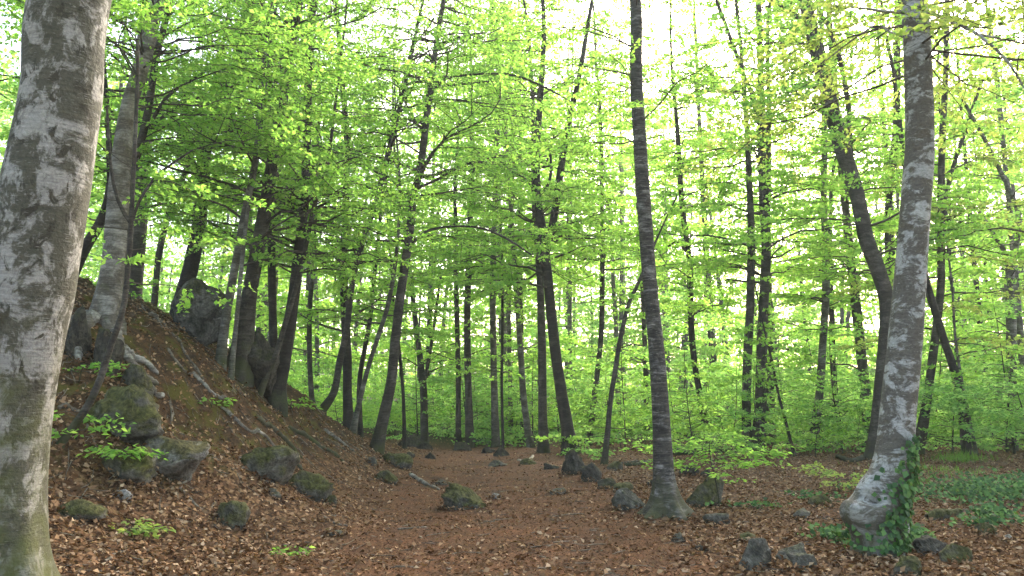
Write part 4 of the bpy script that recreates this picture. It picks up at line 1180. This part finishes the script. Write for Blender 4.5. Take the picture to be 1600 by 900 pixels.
p, _ = at(1112, 790, 11.9)
plant('beech_seedling', 'bright layered beech seedling beside the tall centre trunk, over the pointed rock', 'seedling', p[0] + .05, 11.9, 17, 1.15, .085, LEAF, 1, (-.05, .30), .95, 34, droop=.1, tilt=.4)
for i, (u, v, lab, nb, L, h, m) in enumerate([
    (1310, 770, 'spread of pale young leaves left of the swollen beech, above mossy stones', 12, .75, .32, LEAF_Y),
    (1288, 702, 'big bright leafy shrub at the clearing edge left of the swooping tree', 26, 1.9, 1.5, LEAF_D),
    (1345, 704, 'smaller leafy shrub directly behind the swooping tree foot', 14, 1.3, 1.1, LEAF_D),
    (925, 694, 'leafy sprig with pale layers right of the forked black tree', 14, 1.3, 1.3, LEAF),
    (985, 702, 'low green shrub just left of the tall centre trunk', 14, 1.1, .6, LEAF_D),
    (1600, 716, 'wide layered shrub at the right edge of the clearing', 30, 2.2, 1.9, LEAF_D),
    (1535, 704, 'leafy shrub between the dark leaning tree and the right edge', 20, 1.6, 1.2, LEAF_D),
    (1440, 704, 'leafy shrub right behind the pale grey beech', 16, 1.4, 1.0, LEAF_D),
    (190, 722, 'green sprouts growing from the mossy block on the bank', 9, .36, .12, LEAF),
    (125, 600, 'sparse sprig on the bank above the dark branch', 7, .5, .25, LEAF),
    (120, 690, 'small leafy sprig low on the bank by the crooked sapling', 7, .45, .22, LEAF),
    (450, 600, 'sprig of leaves at the foot of the dark leaning ridge beech', 7, .7, .3, LEAF),
    (330, 640, 'tiny green sprig in the middle of the bank face', 5, .25, .1, LEAF),
    (455, 640, 'few green leaves where the ridge meets the dark leaning beech', 6, .35, .15, LEAF),
    (205, 470, 'leafy sprig hanging beside the trunk of the bare-rooted beech', 9, .7, .35, LEAF),
    (265, 470, 'green sprig in front of the tall crest boulder', 7, .55, .3, LEAF),
    (205, 832, 'tiny yellow-green sprout in the litter, left foreground', 5, .16, .05, LEAF_Y),
    (236, 836, 'second tiny yellow-green sprout in the litter, left foreground', 4, .12, .04, LEAF_Y),
    (461, 868, 'bright green sprout in the leaves near the bottom, left of the path', 5, .14, .04, LEAF),
    (905, 715, 'low sprout behind the farthest boulder of the row', 7, .5, .2, LEAF_D),
    (940, 722, 'leafy sprout at the foot of the thin leaning sapling', 8, .6, .3, LEAF_D),
]):
    p, mpp = hit(u, v)
    plant('leafy_shrub' if h > .5 else 'leafy_sprout', lab, 'shrub' if h > .5 else 'sprout', p[0], p[1], nb, L, .085 if p[1] < 15 else .11, m, 20 + i, (-.05, .45), h, 30)

# overhanging sprays in front of the left bank belong to the crooked sapling's neighbours
def ivy(name, label, u, v, wx, wy, nq, seed, lift=.22, climb=None):
    r = np.random.RandomState(seed)
    p, mpp = hit(u, v)
    x = p[0] + r.normal(0, wx, nq); y = p[1] + r.normal(0, wy, nq)
    if climb is not None:      # a collar of ivy round the foot
        aa = r.uniform(-3.3, .6, nq); dd = .30 + np.abs(r.normal(0, .13, nq))
        x = p[0] - .04 + dd * 1.15 * np.cos(aa); y = p[1] + .30 + dd * np.sin(aa)
    cl = .5 + .8 * noise2(x * 2.2, y * 2.2, seed)
    k = r.uniform(0, 1, nq) < cl
    x, y = x[k], y[k]; nq = len(x)
    P = np.stack([x, y, height(x, y) + lift * np.clip(.3 + cl[k], 0, 1.3) * r.uniform(.1, 1, nq)], -1)
    Nn = norm(np.stack([r.normal(0, .5, nq), r.normal(-.45, .5, nq), np.full(nq, .8)], -1))
    if climb is not None:
        c, rad, hh, m = climb
        a = r.uniform(math.pi * .9, math.pi * 2.25, m); z = hh * r.uniform(0, 1, m) ** 1.9
        # favour the right side of the trunk
        a = np.where((r.uniform(0, 1, m) < .75) | (z > .22), r.normal(-.75, .6, m), a)
        cx, cy, rr = c(z)
        Pc = np.stack([cx + (rr + .035) * np.cos(a), cy + (rr + .035) * np.sin(a), z + c.z0], -1)
        Nc = norm(np.stack([np.cos(a), np.sin(a), 0 * a + .25], -1) + r.normal(0, .3, (m, 3)))
        P = np.concatenate([P, Pc]); Nn = np.concatenate([Nn, Nc])
    nq = len(P)
    D0 = np.stack([r.normal(0, 1, nq), r.normal(0, 1, nq), r.normal(-.5, .6, nq)], -1)
    D = norm(D0 - Nn * (D0 * Nn).sum(-1, keepdims=True))
    sz = .07 * r.uniform(.6, 1.25, nq)
    base = np.array([p[0], p[1], float(height(p[0], p[1]))])
    v_, f_ = leaves(P - base, D, Nn, sz, sz * .85)
    e = link(name, None, loc=base); e.empty_display_size = .1
    tag(e, label, 'ivy')
    tag(link('leaves', make_mesh('leaves', v_, f_, IVY), e), kind='stuff')
    # creeping stems
    m = 9
    st = np.zeros((m, 6, 3)); a = r.uniform(0, 6.28, m)
    for j in range(6):
        st[:, j, 0] = base[0] + np.cos(a) * wx * j * .35 + r.normal(0, .04, m); st[:, j, 1] = base[1] + np.sin(a) * wy * j * .35 + r.normal(0, .04, m)
        st[:, j, 2] = height(st[:, j, 0], st[:, j, 1]) + .015
    v_, f_ = tubes(st - base, np.full((m, 6), .005), 4)
    tag(link('stems', make_mesh('stems', v_, f_, TWIG), e), kind='stuff')

class Climb:
    def __init__(s):
        L4 = px_line([(1366, 850, 84), (1368, 800, 84), (1391, 740, 60), (1398, 700, 55), (1403, 640, 52)], 8.6)
        s.z0 = L4[0, 2]; s.L = L4
    def __call__(s, z):
        zz = s.L[:, 2] - s.z0
        return np.interp(z, zz, s.L[:, 0]), np.interp(z, zz, s.L[:, 1]), np.interp(z, zz, s.L[:, 3])
ivy('ivy', 'dark ivy ringing and climbing the swollen foot of the pale grey beech', 1385, 853, .34, .12, 2300, 1, .22, (Climb(), .3, 1.1, 620))
ivy('ivy', 'dark ivy carpet at the right edge of the clearing', 1565, 775, .75, .9, 3600, 2, .34)
ivy('ivy', 'ivy patch right behind the pale grey beech', 1490, 775, .5, .6, 1500, 3, .22)
ivy('ivy', 'small ivy tuft in front of the right-edge carpet', 1545, 820, .26, .2, 420, 4, .18)
ivy('ivy', 'sparse ivy in the litter right of the pointed mossy rock', 1160, 793, .35, .14, 260, 5, .10)
ivy('ivy', 'ivy on the low mossy rock left of the swollen beech', 1280, 780, .25, .2, 300, 6, .14)

def grass(label, u, v, wx, wy, nq, hgt, seed):
    r = np.random.RandomState(seed)
    p, mpp = hit(u, v)
    base = np.array([p[0], p[1], float(height(p[0], p[1]))])
    x = p[0] + r.normal(0, wx, nq); y = p[1] + r.normal(0, wy, nq)
    P = np.stack([x, y, height(x, y) - .01], -1)
    D = dirs(r.uniform(0, 6.28, nq), r.uniform(.7, 1.45, nq))
    Nn = norm(np.cross(D, r.normal(0, 1, (nq, 3))))
    sz = hgt * r.uniform(.5, 1.2, nq)
    v_, f_ = leaves(P - base, D, Nn, sz, np.full(nq, .012), 0)
    tag(link('grass_tuft', make_mesh('grass_tuft', v_, f_, GRASS), loc=base), label, 'grass', kind='stuff')
grass('bright grass tuft behind the ivy, right of the pale grey beech', 1500, 722, .30, .35, 320, .30, 1)
grass('low grass patch between the pale grey beech and the ivy', 1455, 735, .5, .7, 260, .16, 2)

# ---------------------------------------------------------------- alike neighbours are told apart by distance
same = {}
for ob in col.objects:
    if ob.parent is None and ob.get('group') and ob.get('label'):
        same.setdefault(ob['label'], []).append(ob)
for lab, obs in same.items():
    if len(obs) < 2:
        continue
    obs.sort(key=lambda o: o.location.x ** 2 + o.location.y ** 2)
    words = ['nearer', 'farther'] if len(obs) == 2 else ['nearest'] + ['second', 'third', 'fourth', 'fifth', 'sixth', 'seventh', 'eighth', 'ninth', 'tenth'][:len(obs) - 2] + ['farthest']
    for w_, ob in zip(words, obs):
        ob['label'] = w_ + ' ' + lab

# ---------------------------------------------------------------- the air of the wood
def haze():
    m, nt, out = new_mat('forest_air')
    pv = N_(nt, 'ShaderNodeVolumePrincipled', Density=.001, Anisotropy=.3)
    pv.inputs['Color'].default_value = (.90, .95, .88, 1)
    nt.links.new(pv.outputs[0], out.inputs['Volume'])
    x0, x1, y0, y1, z0, z1 = -340, 340, -340, 400, -1.6, 34.0
    v = [(x, y, z) for x in (x0, x1) for y in (y0, y1) for z in (z0, z1)]
    f = [(0, 1, 3, 2), (4, 6, 7, 5), (0, 4, 5, 1), (2, 3, 7, 6), (0, 2, 6, 4), (1, 5, 7, 3)]
    tag(link('haze', make_mesh('haze', v, f, m)), 'thin pale air between the trees', 'haze', kind='stuff')
haze()
